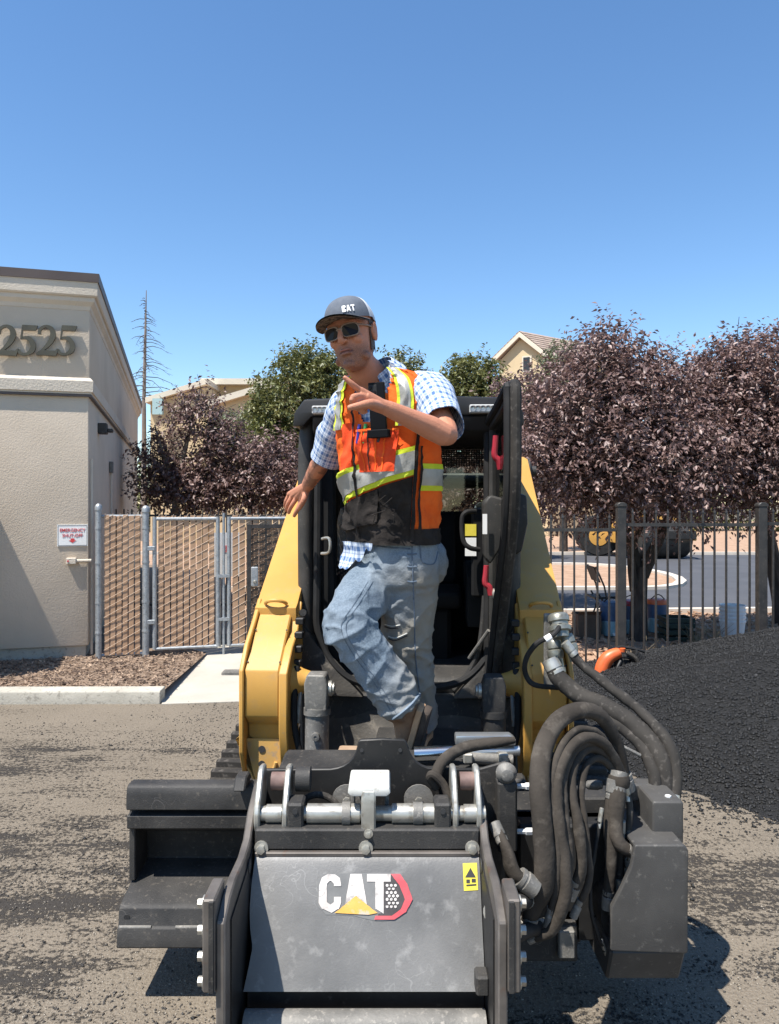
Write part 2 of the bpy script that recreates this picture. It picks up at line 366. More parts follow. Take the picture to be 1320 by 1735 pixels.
for i, (u, g) in enumerate(((-7, G2), (27, G5), (61, G2), (94, G5))):
    # where the column meets the front wall
    k_ = (u - U0) / F; t = (k_*BC.y - BC.x) / (BD.x - k_*BD.y); wp = bp_(t, 0)
    sc = .30; z0 = PZ(603, wp.y); mb = MB()
    for j, loop in enumerate(g):
        fr = .062 + .0015*j
        base = [wp + BD*(p.x*.207/.85) + Vector((0, 0, z0 + p.y*sc)) - BS*(.032 + .0007*j) for p in loop]
        mb.poly3(base, -BS*(fr - .032))
    mb.build('numeral', NUMERAL, bld)
# unseen block added out of frame to throw the slanting shadow on the wall
bblock(-4.6, -1.31, -1.15, -.01, .0, 2.62).build('shade_block', STUCCO, bld, bev=.012)
# wall lamp, conduits on the side wall
wl = MB(); bblock(.0, .10, .95, 1.12, 2.44, 2.56, wl); bblock(.10, .16, .97, 1.10, 2.46, 2.50, wl); wl.build('wall_lamp', BLACKIRON, bld, bev=.008)
for s_, z1 in ((2.55, 2.05), (.06, 2.10)):
    MB().tube([bp_(.025, s_, .1), bp_(.025, s_, z1)], .013, 8).build('conduit', STUCCO_TRIM, bld)
bx = MB(); bblock(.005, .05, 2.48, 2.62, 2.05, 2.2, bx); bx.build('junction_box', GREYMETAL, bld, bev=.004)
def frontwall(u, v):
    k_ = (u - U0) / F; t = (k_*BC.y - BC.x) / (BD.x - k_*BD.y); w = bp_(t, 0); return t, PZ(v, w.y)
# emergency sign
sg = thing('wall_sign', 'white sign with red emergency wording and arrow on stucco wall', 'sign', tuple(bp_(frontwall(123, 907)[0], 0)))
t0, z1 = frontwall(97, 889); t1, z0 = frontwall(149, 925); tc_, zc = (t0+t1)/2, (z0+z1)/2
bblock(t0, t1, -.012, -.003, z0, z1).build('panel', WHITEPAINT, sg)
bd = MB()
for a in ((t0+.008, t1-.008, z1-.011, z1-.007), (t0+.008, t1-.008, z0+.007, z0+.011), (t0+.007, t0+.011, z0+.012, z1-.012), (t1-.011, t1-.007, z0+.012, z1-.012)):
    bblock(a[0], a[1], -.0135, -.0125, a[2], a[3], bd)
bd.build('border', GREYMETAL, sg)
def on_front(me, t, z, off): 
    M_ = Matrix(((BD.x, 0, -BS.x, 0), (BD.y, 0, -BS.y, 0), (0, 1, 0, 0), (0, 0, 0, 1)))
    w = bp_(t, -off, z); me.transform(Matrix.Translation(w) @ M_); return me
for tx, dz in (('EMERGENCY', .052), ('SHUT-OFF', -.002)):
    link_mesh('lettering', on_front(text_mesh(tx, .047, .0002, sx=.90), tc_, zc + dz, .0145), REDINK, sg, recalc=False, smooth=False)
ar = [(-.018,.0),(.018,.0),(.018,-.022),(.036,-.022),(0,-.05),(-.036,-.022),(-.018,-.022)]
MB().poly3([bp_(tc_ + x, -.0135, zc - .030 + z*.9) for x, z in ar], -BS*.001).build('arrow', REDINK, sg)
sw = thing('shutoff_switch', 'small cream switch box with conduit on the wall corner', 'switch', tuple(bp_(frontwall(123, 950)[0], 0)))
t0, z1 = frontwall(113, 945); t1, z0 = frontwall(130, 955)
bblock(t0, t1, -.06, -.0, z0, z1).build('box', STUCCO_TRIM, sw, bev=.005)
MB().tube([bp_(t1, -.03, (z0+z1)/2), bp_(.03, -.03, (z0+z1)/2)], .016, 10).build('conduit', STUCCO_TRIM, sw)
MB().lathe([(.009,0),(.009,.006)], bp_(t0+.02, -.06, (z0+z1)/2), -BS, 10).build('button', REDINK, sw)

# ------------------------------------------------------------------ slatted chain-link fence and gates
FC = Vector((PX(167, 7.70), 7.70, .085))
def fp(t, z=0, s=0): return FC + BD*t + BS*s + Vector((0,0,z))
def ft(u):  # distance along the fence for a pixel column
    k_ = (u - U0) / F; return (k_*FC.y - FC.x) / (BD.x - k_*BD.y)
FH = 1.46
def post(parent, t, r, h, name='post'):
    o = MB().tube([fp(t, -.05), fp(t, h)], r, 14).build(name, GALV, parent)
    MB().lathe([(r*1.18, 0), (r*1.2, .035), (r*.9, .055), (r*.3, .068)], fp(t, h-.01), (0,0,1), 14).build('cap', GALV, o)
    for zz in (.25, .55, .95, 1.3): MB().lathe([(r*1.12,0),(r*1.12,.022)], fp(t, zz), (0,0,1), 14).build('band', GALV, o)
slat_me = None
def slat_panel(parent, t0, t1, z0, z1, n):
    global slat_me
    w = (t1 - t0) / n
    for i in range(n):
        c = fp(t0 + (i+.5)*w, 0, rnd.uniform(-.004, .004)); hgt = z1 - z0 + rnd.uniform(-.012, .006)
        mb = MB().obox(c + Vector((0,0,z0 + hgt/2)), BD*w*.41, BS*.004, Vector((rnd.uniform(-.002,.002),0,hgt/2)))
        mb.build('slat', SLAT, parent, bev=.002)
    m = MB(); pitch = .082; sl = .55           # one visible family of wires crossing the slats, knuckled at each slat
    W = t1 - t0; zz = z0 - W*sl
    while zz < z1:
        a, b = 0.0, W
        if zz < z0: a = (z0 - zz) / sl
        if zz + W*sl > z1: b = (z1 - zz) / sl
        if b - a > .03:
            k = max(2, int((b-a)/w*2)); pts = []
            for i in range(k+1):
                x = a + (b-a)*i/k; pts.append(fp(t0 + x, zz + x*sl, -.008 - (.002 if i % 2 else 0)))
            m.tube(pts, .0024, 5)
        zz += pitch
    tw = m
    x = t0
    while x < t1:      # twisted wire ends along the top
        tw.tube([fp(x, z1-.03, -.006), fp(x+.018, z1+.018, -.004)], .0028, 5); x += .07
    tagit(m.build('chain_link_wire', WIRE, parent), kind='stuff')
fence = thing('chain_link_fence', 'short chain link fence panel with tan privacy slats beside stucco wall', 'fence', tuple(FC))
post(fence, 0, .030, FH + .04); post(fence, ft(247), .034, FH + .02)
slat_panel(fence, ft(176), ft(238), .03, FH - .02, 6)
for z in (.03, FH - .03): MB().tube([fp(.02, z, .02), fp(ft(247), z, .02)], .016, 8).build('rail', GALV, fence)
g1 = thing('slatted_gate', 'tan slatted chain link gate leaf between galvanised posts', 'gate', tuple(fp(ft(320))))
def gateleaf(g, u0, u1, n):
    a, b = ft(u0), ft(u1)
    for u in (a, b): MB().tube([fp(u, .07), fp(u, FH-.04)], .022, 12).build('frame_post', GALV, g)
    for z in (.07, FH - .06): MB().tube([fp(a, z, .0), fp(b, z, .0)], .018, 10).build('frame_rail', GALV, g)
    slat_panel(g, a + .03, b - .03, .06, FH - .03, n)
gateleaf(g1, 262, 369, 9)
for z in (.35, 1.1): MB().obox(fp(ft(254), z, -.0), BD*.05, BS*.03, Vector((0,0,.022))).build('hinge', GALV, g1, bev=.004)
lt = MB().tube([fp(ft(379), -.02), fp(ft(379), 1.46)], .014, 10); lt.obox(fp(ft(379), .8), BD*.06, BS*.03, Vector((0,0,.015))); lt.obox(fp(ft(379), .35), BD*.06, BS*.03, Vector((0,0,.015)))
lt.build('drop_rod', GALV, g1)
g2 = thing('slatted_gate', 'tan slatted gate leaf next to the dark door with lock box', 'gate', tuple(fp(ft(430))))
gateleaf(g2, 388, 500, 9)
# white notice seen through the gap, behind the gate
t0, t1 = ft(372) + .02, ft(392) + .10
nt_ = thing('notice_board', 'white notice with red letters seen through the gate gap', 'sign', tuple(fp(t0, 0, .35)))
MB().obox(fp((t0+t1)/2, 1.0, .35), BD*(t1-t0)/2*1.6, BS*.006, Vector((0,0,.24))).build('panel', WHITEPAINT, nt_)
me = text_mesh('EL', .10, .002, sx=.8); M_ = Matrix(((BD.x,0,-BS.x,0),(BD.y,0,-BS.y,0),(0,1,0,0),(0,0,0,1)))
me.transform(Matrix.Translation(fp(ft(381) + .03, 1.06, .34)) @ M_); link_mesh('lettering', me, REDINK, nt_, recalc=False, smooth=False)
for s in (-1, 1): MB().tube([fp((t0+t1)/2 + s*.1, -.08, .37), fp((t0+t1)/2 + s*.1, 1.2, .37)], .015, 8).build('post', GALV, nt_)
# dark pedestrian door with lock box in front of the slats
dr = thing('metal_door', 'black framed mesh door with steel lock box by slatted fence', 'door', tuple(fp(ft(460), 0, -.1)))
a, b = ft(420), ft(420) + .95
for t in (a, b): MB().obox(fp(t, .66, -.12), BD*.02, BS*.02, Vector((0,0,.68))).build('stile', BLACKIRON, dr)
for z in (.05, 1.32): MB().obox(fp((a+b)/2, z, -.12), BD*((b-a)/2-.021), BS*.018, Vector((0,0,.02))).build('rail', BLACKIRON, dr)
ms = MB()
n = 62
for i in range(n): t = a + .02 + (b-a-.04)*i/(n-1); ms.obox(fp(t, .68, -.12), BD*.0035, BS*.002, Vector((0,0,.62)))
for i in range(80): ms.obox(fp((a+b)/2, .08 + 1.22*i/79, -.123), BD*((b-a)/2-.02), BS*.002, Vector((0,0,.0035)))
ms.build('mesh_panel', BLACKIRON, dr)
MB().obox(fp(a + .055, .80, -.15), BD*.035, BS*.03, Vector((0,0,.10))).build('lock_box', GALV, dr, bev=.006)
MB().lathe([(.018,0),(.018,.02),(.010,.035)], fp(a+.055, .75, -.18), -BS, 14).build('knob', ZINC, dr)

# slatted fence continuing behind the loader towards the iron fence
f2 = thing('chain_link_fence', 'long slatted chain link fence running on behind the loader', 'fence', tuple(fp(b + .1)))
tb = [b + .06, b + .85, b + 1.65]
for t in tb: post(f2, t, .030, FH + .03)
for t0_, t1_ in zip(tb[:-1], tb[1:]): slat_panel(f2, t0_ + .05, t1_ - .05, .03, FH - .02, 7)
for z in (.03, FH - .03): MB().tube([fp(tb[0], z, .02), fp(tb[-1], z, .02)], .016, 8).build('rail', GALV, f2)
# ------------------------------------------------------------------ beyond the iron fence: bark beds, road, island
def sheet(name, pts, z, m, label, cat='ground'):
    return MB().add([(x, y, z) for x, y in pts], [tuple(range(len(pts)))]).build(name, m, kind='structure', label=label, cat=cat, recalc=False)
def kerbline(name, pts, w, h, label):
    mb = MB(); n = len(pts); V = [Vector((x, y, 0)) for x, y in pts]; rows = []
    for i, p in enumerate(V):
        t = (V[min(i+1, n-1)] - V[max(i-1, 0)]).normalized(); s = Vector((-t.y, t.x, 0)) * w/2
        rows.append([p - s, p - s + Vector((0,0,h)), p + s + Vector((0,0,h)), p + s])
    for r in rows: mb.v += [tuple(q) for q in r]
    for i in range(n-1): mb.f += [(i*4+j, i*4+j+1, i*4+j+5, i*4+j+4) for j in range(3)]
    return mb.build(name, KERBFAR, kind='structure', label=label, cat='kerb', smooth=False)
KERBFAR = mat('pale_kerb', (.50,.44,.37), (.58,.52,.44), 5, .9)
sheet('bark_bed', [(.9, 7.25), (12, 7.25), (12, 11.95), (.9, 11.3)], .004, BARKFAR, 'orange brown bark ground under the plum tree behind the iron fence')
sheet('road', [(-30, 11.2), (60, 11.2), (60, 24.5), (-30, 24.5)], .002, ROADFAR, 'dark new asphalt road beyond the iron fence', 'road')
sheet('bark_bed', [(-60, 24.4), (90, 24.4), (90, 70), (-60, 70)], .006, BARKFAR, 'orange brown bark slope on the far side of the road')
kerbline('kerb', [(.9, 11.3), (12, 11.98), (40, 13.5)], .14, .07, 'pale kerb between plum tree bed and road')
kerbline('kerb', [(-40, 24.4), (60, 24.4)], .16, .09, 'pale kerb along the far side of the road')
isl = [(-3 + 0*i, 14.6) for i in range(1)] + [(6.0 - 1.2 + 1.5*math.sin(a), 17.5 - 2.9*math.cos(a)) for a in [i*math.pi/10 for i in range(11)]] + [(-3, 20.4)]
sheet('bark_bed', isl, .007, BARKFAR, 'bark covered traffic island with pale rim in the road')
kerbline('kerb', isl, .2, .06, 'pale rim around the bark traffic island')
sheet('bark_bed', [(-14, 9.6), (.85, 9.6), (.85, 40), (-14, 40)], .005, BARKFAR, 'bark ground below the plum trees behind the slatted fence')
# loose bark clods behind the iron fence (relief)
rnd = random.Random(5); ch = MB()
for i in range(2200):
    x = rnd.uniform(1.2, 6.6); y = rnd.uniform(7.3, 11.4); l = rnd.uniform(.02, .06); yaw = rnd.uniform(0, 6.28); tl = rnd.uniform(-.4, .4)
    d = Vector((math.cos(yaw), math.sin(yaw), tl)); sd = Vector((-math.sin(yaw), math.cos(yaw), rnd.uniform(-.5,.5)))
    ch.obox((x, y, .012 + rnd.uniform(0, .02)), d*l, sd*l*.4, d.cross(sd)*.006)
ch.build('bark_chips', BARKFAR, kind='stuff', label='loose bark pieces behind the black iron fence', cat='bark', recalc=False, smooth=False)

# ------------------------------------------------------------------ black iron fence
IY = 7.5
ifn = thing('iron_fence', 'black iron picket fence with square posts behind the asphalt pile', 'fence', (PX(1052, IY), IY, 0))
pk = MB().box(-.0085, .0085, -.0085, .0085, .04, 1.535); pk.add([(-.012,-.012,1.535),(.012,-.012,1.535),(.012,.012,1.535),(-.012,.012,1.535),(0,0,1.575)], [(0,1,4),(1,2,4),(2,3,4),(3,0,4)])
pk0 = pk.build('picket', BLACKIRON, ifn, local=True, smooth=False)
def ipicket(x, dz, first=[True]):
    o = pk0 if first[0] else dupe(pk0, ifn); first[0] = False
    o.location = (x - ifn.location.x, 0, dz)
XP = [PX(815, IY), PX(1052, IY), PX(1290, IY), PX(1528, IY)]
for j in range(3):
    dz = (-.03, .02, .03)[j]
    for i in range(1, 12): ipicket(XP[j] + (XP[j+1]-XP[j])*i/12, dz)
    for z in (.07, 1.40): MB().box(XP[j], XP[j+1], IY-.016, IY+.016, z+dz, z+dz+.032).build('rail', BLACKIRON, ifn)
for j, x in enumerate(XP):
    p = MB().box(x-.042, x+.042, IY-.042, IY+.042, -.02, 1.615).build('post', BLACKIRON, ifn, bev=.004)
    MB().prism([(x-.048, 1.612), (x+.048, 1.612), (x+.048, 1.635), (x+.02, 1.655), (x-.02, 1.655), (x-.048, 1.635)], 'y', IY-.048, IY+.048).build('cap', BLACKIRON, p, bev=.004)
# thin dark fence far behind the left trees
bf = thing('iron_fence', 'thin black picket fence behind the slatted gate under plum trees', 'fence', (-4.5, 11.2, 0))
bp0 = None
for i in range(46):
    x = -5.6 + i*.115
    if bp0 is None: bp0 = MB().box(-.008,.008,-.008,.008,0,1.5).build('picket', BLACKIRON, bf, local=True, smooth=False); o = bp0
    else: o = dupe(bp0, bf)
    o.location = (x - bf.location.x, 0, .06)
for z in (.15, 1.45): MB().box(-5.7, -.3, 11.185, 11.215, z, z+.03).build('rail', BLACKIRON, bf)

# ------------------------------------------------------------------ far houses
CREAM = mat('cream_stucco', (.52,.40,.24), (.58,.455,.28), .6, .95)
CREAMT = mat('cream_trim', (.60,.53,.42), (.66,.59,.47), 1, .9)
TILE = mat('roof_tile', (.30,.22,.17), (.40,.31,.25), 1.5, .9, c3=(.22,.16,.125), s3=5)
WINDK = mat('dark_window', (.03,.028,.025), rough=.2)
TEALGL = mat('teal_roof_glass', (.35,.48,.47), rough=.3)
h = thing('gabled_house', 'yellow stucco house with tiled gable roof above the plum trees', 'house', (7.0, 39, 0))
gx = Vector((.94, -.34, 0)); gy = Vector((.34, .94, 0))           # along the gable face / along the ridge, which runs away to the right
pk_ = P(881, 562, 38.0); W, drop = 1.45, 1.25
def hp(a, b, z): return Vector((pk_.x, pk_.y, 0)) + gx*a + gy*b + Vector((0, 0, z))
gy = Vector((.80, .60, 0)); gx = Vector((.90, -.44, 0)).normalized()
zt = pk_.z
w = MB(); prof = [(-W+.2, 0), (W-.2, 0), (W-.2, zt-drop-.1), (0, zt-.18), (-W+.2, zt-drop-.1)]
w.v = [tuple(hp(a, .25, z)) for a, z in prof] + [tuple(hp(a, 7, z)) for a, z in prof]; w.f = [(0,1,2,3,4), (9,8,7,6,5)] + [(i, (i+1)%5, 5+(i+1)%5, 5+i) for i in range(5)]
w.build('wall', CREAM, h, smooth=False)
for s in (-1, 1):
    rf = MB(); rf.v = [tuple(hp(0, 0, zt)), tuple(hp(s*W, 0, zt-drop)), tuple(hp(s*W, 7.2, zt-drop)), tuple(hp(0, 7.2, zt)), tuple(hp(0, 0, zt-.14)), tuple(hp(s*W, 0, zt-drop-.14)), tuple(hp(s*W, 7.2, zt-drop-.14)), tuple(hp(0, 7.2, zt-.14))]
    rf.f = [(0,1,2,3), (7,6,5,4), (0,4,5,1), (1,5,6,2), (2,6,7,3)]
    ro = rf.build('roof', TILE, h, smooth=False)
    MB().poly3([hp(0, -.06, zt-.02), hp(s*W, -.06, zt-drop-.02), hp(s*W, -.06, zt-drop-.26), hp(0, -.06, zt-.26)], gy*.05).build('rake_board', CREAMT, ro, smooth=False)
    rows = MB()
    for i in range(9):       # courses of tiles standing proud of each other
        t = (i + .5)/9; a0, a1 = s*W*(i/9), s*W*((i+1.08)/9); z0, z1 = zt - drop*i/9, zt - drop*(i+1.08)/9
        rows.poly3([hp(a0, -.03, z0+.01), hp(a1, -.03, z1+.05), hp(a1, 7.2, z1+.05), hp(a0, 7.2, z0+.01)], Vector((0,0,.03)))
    tagit(rows.build('tile_courses', TILE, ro, smooth=False), kind='stuff')
wn_ = MB().poly3([hp(-.02, .235, zt-2.0), hp(.46, .235, zt-2.0), hp(.46, .235, zt-1.2), hp(-.02, .235, zt-1.2)], -gy*.06).build('window', CREAMT, h, smooth=False)
MB().poly3([hp(.06, .17, zt-1.93), hp(.38, .17, zt-1.93), hp(.38, .17, zt-1.27), hp(.06, .17, zt-1.27)], -gy*.02).build('pane', WINDK, wn_, smooth=False)
def boxpx(m, u0, u1, v0, v1, d, dep): return m.box(PX(u0, d), PX(u1, d), d, d+dep, PZ(v1, d), PZ(v0, d))
fb = thing('flat_roofed_building', 'cream building with stepped flat roofs behind the plum trees', 'building', (PX(360, 33), 33, 0))
m = MB(); m.box(PX(345, 33), PX(436, 33), 33, 38, 0, PZ(652, 33)); m.build('wall', CREAM, fb)
boxpx(MB(), 339, 446, 641, 651, 32.5, 6.5).build('roof', CREAMT, fb)
MB().prism([(PX(255, 31), 0), (PX(352, 31), 0), (PX(352, 31), PZ(655, 31)), (PX(255, 31), PZ(683, 31))], 'y', 31, 36).build('wall', CREAM, fb, smooth=False)
MB().prism([(PX(250, 31), PZ(684, 31)), (PX(354, 31), PZ(652, 31)), (PX(354, 31), PZ(643, 31)), (PX(250, 31), PZ(675, 31))], 'y', 30.7, 36.2).build('roof', CREAMT, fb, smooth=False)
MB().prism([(PX(362, 30), 0), (PX(520, 30), 0), (PX(520, 30), PZ(640, 30)), (PX(362, 30), PZ(686, 30))], 'y', 30, 31).build('wall', CREAM, fb, smooth=False)
MB().prism([(PX(356, 30), PZ(690, 30)), (PX(522, 30), PZ(640, 30)), (PX(522, 30), PZ(630, 30)), (PX(356, 30), PZ(679, 30))], 'y', 29.7, 31.2).build('roof', CREAMT, fb, smooth=False)
boxpx(MB(), 258, 275, 675, 702, 30.4, .2).build('roof_light', TEALGL, fb)

# ------------------------------------------------------------------ trees
def leaf_mat(name, a, b, c, trans=.25):
    m = bpy.data.materials.new(name); m.use_nodes = True; N, L, bs = nodes_of(m)
    at = N.new('ShaderNodeAttribute'); at.attribute_name = 'rnd'
    cr = N.new('ShaderNodeValToRGB'); cr.color_ramp.elements[0].color = (*a, 1); cr.color_ramp.elements[1].color = (*c, 1)
    e = cr.color_ramp.elements.new(.55); e.color = (*b, 1); L.new(at.outputs['Fac'], cr.inputs[0]); L.new(cr.outputs[0], bs.inputs['Base Color'])
    bs.inputs['Roughness'].default_value = .45; bs.inputs['Specular IOR Level'].default_value = .5
    tr = N.new('ShaderNodeBsdfTranslucent'); L.new(cr.outputs[0], tr.inputs[0]); mx = N.new('ShaderNodeMixShader'); mx.inputs[0].default_value = trans
    out = N['Material Output']; L.new(bs.outputs[0], mx.inputs[1]); L.new(tr.outputs[0], mx.inputs[2]); L.new(mx.outputs[0], out.inputs[0]); return m
PLUM = leaf_mat('plum_leaf', (.085,.044,.040), (.205,.13,.115), (.40,.285,.25))
OLIVE = leaf_mat('green_leaf', (.07,.078,.022), (.145,.155,.048), (.27,.26,.105))
PALEG = leaf_mat('pale_green_leaf', (.07,.085,.04), (.13,.15,.075), (.20,.21,.12))
BARK = mat('tree_bark', (.028,.022,.018), (.068,.055,.045), 14, .95, bump=.02, bscale=22, stretch=(1,1,.35))
PALEBARK = mat('pale_bark', (.20,.165,.13), (.27,.23,.18), 10, .95)
def crown(parent, blobs, ntwig, per, size, m, seed, droop=.15, shell=.55, tl=.34, name='crown', ratio=.5):
    g = np.random.default_rng(seed); B = np.array(blobs, float); wgt = B[:,3]*B[:,4]*B[:,5]; wgt = wgt**.8; wgt /= wgt.sum()
    bi = g.choice(len(B), ntwig, p=wgt); d = g.normal(size=(ntwig,3)); d /= np.linalg.norm(d, axis=1)[:,None]
    rad = shell + (1.04-shell)*g.random(ntwig)**.7
    lump = 1 + .16*np.sin(d[:,0]*7+bi) * np.sin(d[:,2]*6+2*bi)      # uneven outline
    base = B[bi,:3] + d*B[bi,3:6]*(rad*lump)[:,None]
    td = d*.7 + g.normal(size=(ntwig,3))*.55 + np.array([0,0,.45]); td /= np.linalg.norm(td, axis=1)[:,None]
    ln = tl*(.5 + g.random(ntwig))
    n = ntwig*per; ti = np.repeat(np.arange(ntwig), per); t = np.tile((np.arange(per)+.5)/per, ntwig) + g.normal(size=n)*.05
    p = base[ti] + td[ti]*(ln[ti]*t)[:,None] + np.array([0,0,-1])*(droop*ln[ti]*t*t)[:,None]
    sd = g.normal(size=(n,3)); sd -= td[ti]*(sd*td[ti]).sum(1)[:,None]; sd /= np.linalg.norm(sd, axis=1)[:,None]
    ld = td[ti]*.45 + sd*.85 + np.array([0,0,-.25]); ld /= np.linalg.norm(ld, axis=1)[:,None]
    nu = np.array([0,0,1.]) + g.normal(size=(n,3))*.55; wd = np.cross(ld, nu); wd /= np.linalg.norm(wd, axis=1)[:,None]
    up = np.cross(wd, ld)
    sz = size*(.65 + .7*g.random(n)); L_ = ld*sz[:,None]; W_ = wd*(sz*ratio)[:,None]; Un = up*(sz*.10)[:,None]
    v = np.stack([p, p + L_*.45 + W_*.5 + Un, p + L_ - Un*1.2, p + L_*.45 - W_*.5 + Un], 1).reshape(-1,3)
    i0 = np.arange(n)*4; f = np.concatenate([np.stack([i0, i0+1, i0+2], 1), np.stack([i0, i0+2, i0+3], 1)])
    me = bpy.data.meshes.new(name); off = np.array(root_of(parent).location)
    me.vertices.add(len(v)); me.vertices.foreach_set('co', (v - off).astype(np.float32).ravel())
    me.loops.add(f.size); me.loops.foreach_set('vertex_index', f.ravel().astype(np.int32))
    me.polygons.add(len(f)); me.polygons.foreach_set('loop_start', np.arange(len(f), dtype=np.int32)*3)
    a = me.attributes.new('rnd', 'FLOAT', 'POINT'); a.data.foreach_set('value', np.repeat(np.clip(g.random(n)*.7 + .3*g.random(ntwig)[ti], 0, 1), 4).astype(np.float32))
    me.materials.append(m); me.update(calc_edges=True); me.validate()
    o = bpy.data.objects.new(name, me); C.objects.link(o); o.parent = parent
    tw = MB(); k = max(1, ntwig//260)
    for j in range(0, ntwig, k):
        c = B[bi[j],:3]; s = base[j] + (c - base[j])*.55
        tw.tube([s, (s+base[j])/2 + g.normal(size=3)*.03, base[j], base[j] + td[j]*ln[j]], [.012, .009, .006, .003], 4, caps=False)
    tagit(tw.build('twigs', BARK if m is not PALEG else PALEBARK, o), kind='stuff')
    return o
def trunk(parent, limbs, m=BARK):
    for i, (pts, rs) in enumerate(limbs): MB().tube(pts, rs, 10, sm=4).build('trunk' if i == 0 else 'limb', m, parent)
def ball(u, v, d, rx, rz, ry=None): p = P(u, v, d); return (p.x, p.y, p.z, rx, ry or rx, rz)
# plum trees on the right
t1 = thing('plum_tree', 'tall purple leaved plum tree whose dark forked trunk stands behind the iron fence', 'tree', (PX(1082, 9.2), 9.2, 0), 'purple plum trees')
b0 = P(1082, 1090, 9.2); b0.z = -.05
trunk(t1, [([b0, P(1082, 1030, 9.2), P(1085, 960, 9.2)], [.12, .10, .095]), ([P(1085, 975, 9.2), P(1062, 900, 9.3), P(1030, 800, 9.4), P(1020, 680, 9.4)], [.08, .06, .04, .025]),
           ([P(1088, 975, 9.2), P(1120, 905, 9.1), P(1150, 830, 9.2), P(1180, 700, 9.4)], [.085, .06, .045, .02]), ([P(1062, 900, 9.3), P(1080, 800, 9.0), P(1060, 650, 9.2)], [.06,.04,.02]),
           ([P(1075, 1000, 9.2), P(1070, 930, 9.0), P(1100, 870, 8.8)], [.06,.04,.03])])
crown(t1, [ball(1030, 720, 8.75, .85, .80), ball(1025, 625, 8.75, .38, .42), ball(960, 790, 8.65, .70, .55), ball(1090, 795, 8.55, .85, .58), ball(930, 745, 8.95, .42, .45), ball(1095, 700, 8.85, .55, .50)], 4400, 11, .060, PLUM, 11)
t2 = thing('plum_tree', 'broad purple leaved plum tree filling the space beside the right fence post', 'tree', (PX(1270, 10.2), 10.2, 0), 'purple plum trees')
b0 = P(1330, 1090, 10.2); b0.z = -.05
trunk(t2, [([b0, P(1320, 1000, 10.2), P(1290, 860, 10.2)], [.13, .11, .08]), ([P(1290, 870, 10.2), P(1230, 780, 10.1), P(1190, 700, 10)], [.07,.05,.02]), ([P(1290, 870, 10.2), P(1300, 760, 10.3), P(1290, 620, 10.2)], [.06,.04,.02])])
crown(t2, [ball(1250, 710, 9.35, .9, .75), ball(1310, 660, 9.35, .70, .55), ball(1190, 775, 9.15, .8, .62), ball(1330, 775, 9.15, .95, .70), ball(1195, 670, 9.55, .40, .36), ball(1262, 620, 9.35, .30, .30)], 4600, 11, .060, PLUM, 12)
t3 = thing('plum_tree', 'purple leaved plum tree seen behind the cab and its open door', 'tree', (PX(840, 12), 12, 0), 'purple plum trees')
trunk(t3, [([(PX(835, 12), 12, -.05), P(838, 950, 12), P(840, 800, 12)], [.12, .10, .05])])
crown(t3, [ball(850, 790, 12, 1.0, .9), ball(780, 810, 12, .9, .7), ball(890, 700, 12.2, .6, .55), ball(700, 820, 12.3, .8, .6)], 2000, 10, .072, PLUM, 13)
t4 = thing('plum_tree', 'slender purple plum tree with a pale stem behind the slatted gate', 'tree', (PX(300, 12.6), 12.6, 0), 'purple plum trees')
trunk(t4, [([(PX(298, 12.6), 12.6, -.05), P(296, 860, 12.6), P(306, 800, 12.6), P(320, 735, 12.6), P(338, 660, 12.6)], [.09, .05, .04, .03, .015]), ([P(300, 830, 12.6), P(280, 780, 12.6), P(262, 720, 12.6)], [.04,.03,.01])], PALEBARK)
crown(t4, [ball(335, 715, 12.6, .40, .36), ball(345, 680, 12.6, .18, .25), ball(272, 785, 12.7, .36, .45), ball(300, 830, 12.8, .62, .42), ball(375, 755, 12.8, .36, .3)], 850, 10, .068, PLUM, 14, shell=.3)
t5 = thing('plum_tree', 'low spreading purple plum tree beside the cab above the dark door', 'tree', (PX(430, 12.9), 12.9, 0), 'purple plum trees')
trunk(t5, [([(PX(425, 12.9), 12.9, -.05), P(428, 900, 12.9), P(420, 800, 12.9)], [.10, .08, .04])])
crown(t5, [ball(410, 810, 12.9, .85, .58), ball(475, 815, 12.9, .85, .55), ball(345, 830, 12.7, .55, .4), ball(540, 830, 13, .8, .6)], 1900, 10, .070, PLUM, 15, shell=.4)
# green trees further back
t6 = thing('green_tree', 'round dark green tree behind the worker to the cab side', 'tree', (PX(510, 21), 21, 0), 'green trees in the background')
trunk(t6, [([(PX(510, 21), 21, -.05), P(510, 800, 21), P(510, 700, 21)], [.2, .16, .08])])
crown(t6, [ball(510, 690, 21, 1.3, 1.35), ball(470, 720, 21, .8, .9), ball(560, 660, 21, .9, .9), ball(520, 625, 21, .55, .55), ball(450, 760, 20.5, .8, .6)], 2600, 10, .11, OLIVE, 16)
t7 = thing('green_tree', 'olive green tree rising above the cab roof beside the gabled house', 'tree', (PX(790, 22), 22, 0), 'green trees in the background')
trunk(t7, [([(PX(790, 22), 22, -.05), P(790, 800, 22), P(790, 680, 22)], [.2, .15, .06])])
crown(t7, [ball(795, 680, 22, 1.05, 1.1), ball(760, 700, 22, .8, .8), ball(805, 630, 22, .5, .45), ball(840, 700, 21.8, .6, .8)], 1700, 10, .12, OLIVE, 17, shell=.4)
t8 = thing('green_tree', 'loose pale green tree top showing past the shoulder of the worker', 'tree', (PX(680, 24), 24, 0), 'green trees in the background')
trunk(t8, [([(PX(680, 24), 24, -.05), P(680, 800, 24), P(680, 660, 24)], [.18, .13, .04])])
crown(t8, [ball(680, 650, 24, .8, .95), ball(630, 680, 24, 1.0, .9), ball(715, 690, 24, .8, .9)], 1100, 9, .12, OLIVE, 18, shell=.25)
t9 = thing('green_shrub', 'bright green shrub under the cream building roof', 'shrub', (PX(420, 26), 26, 0))
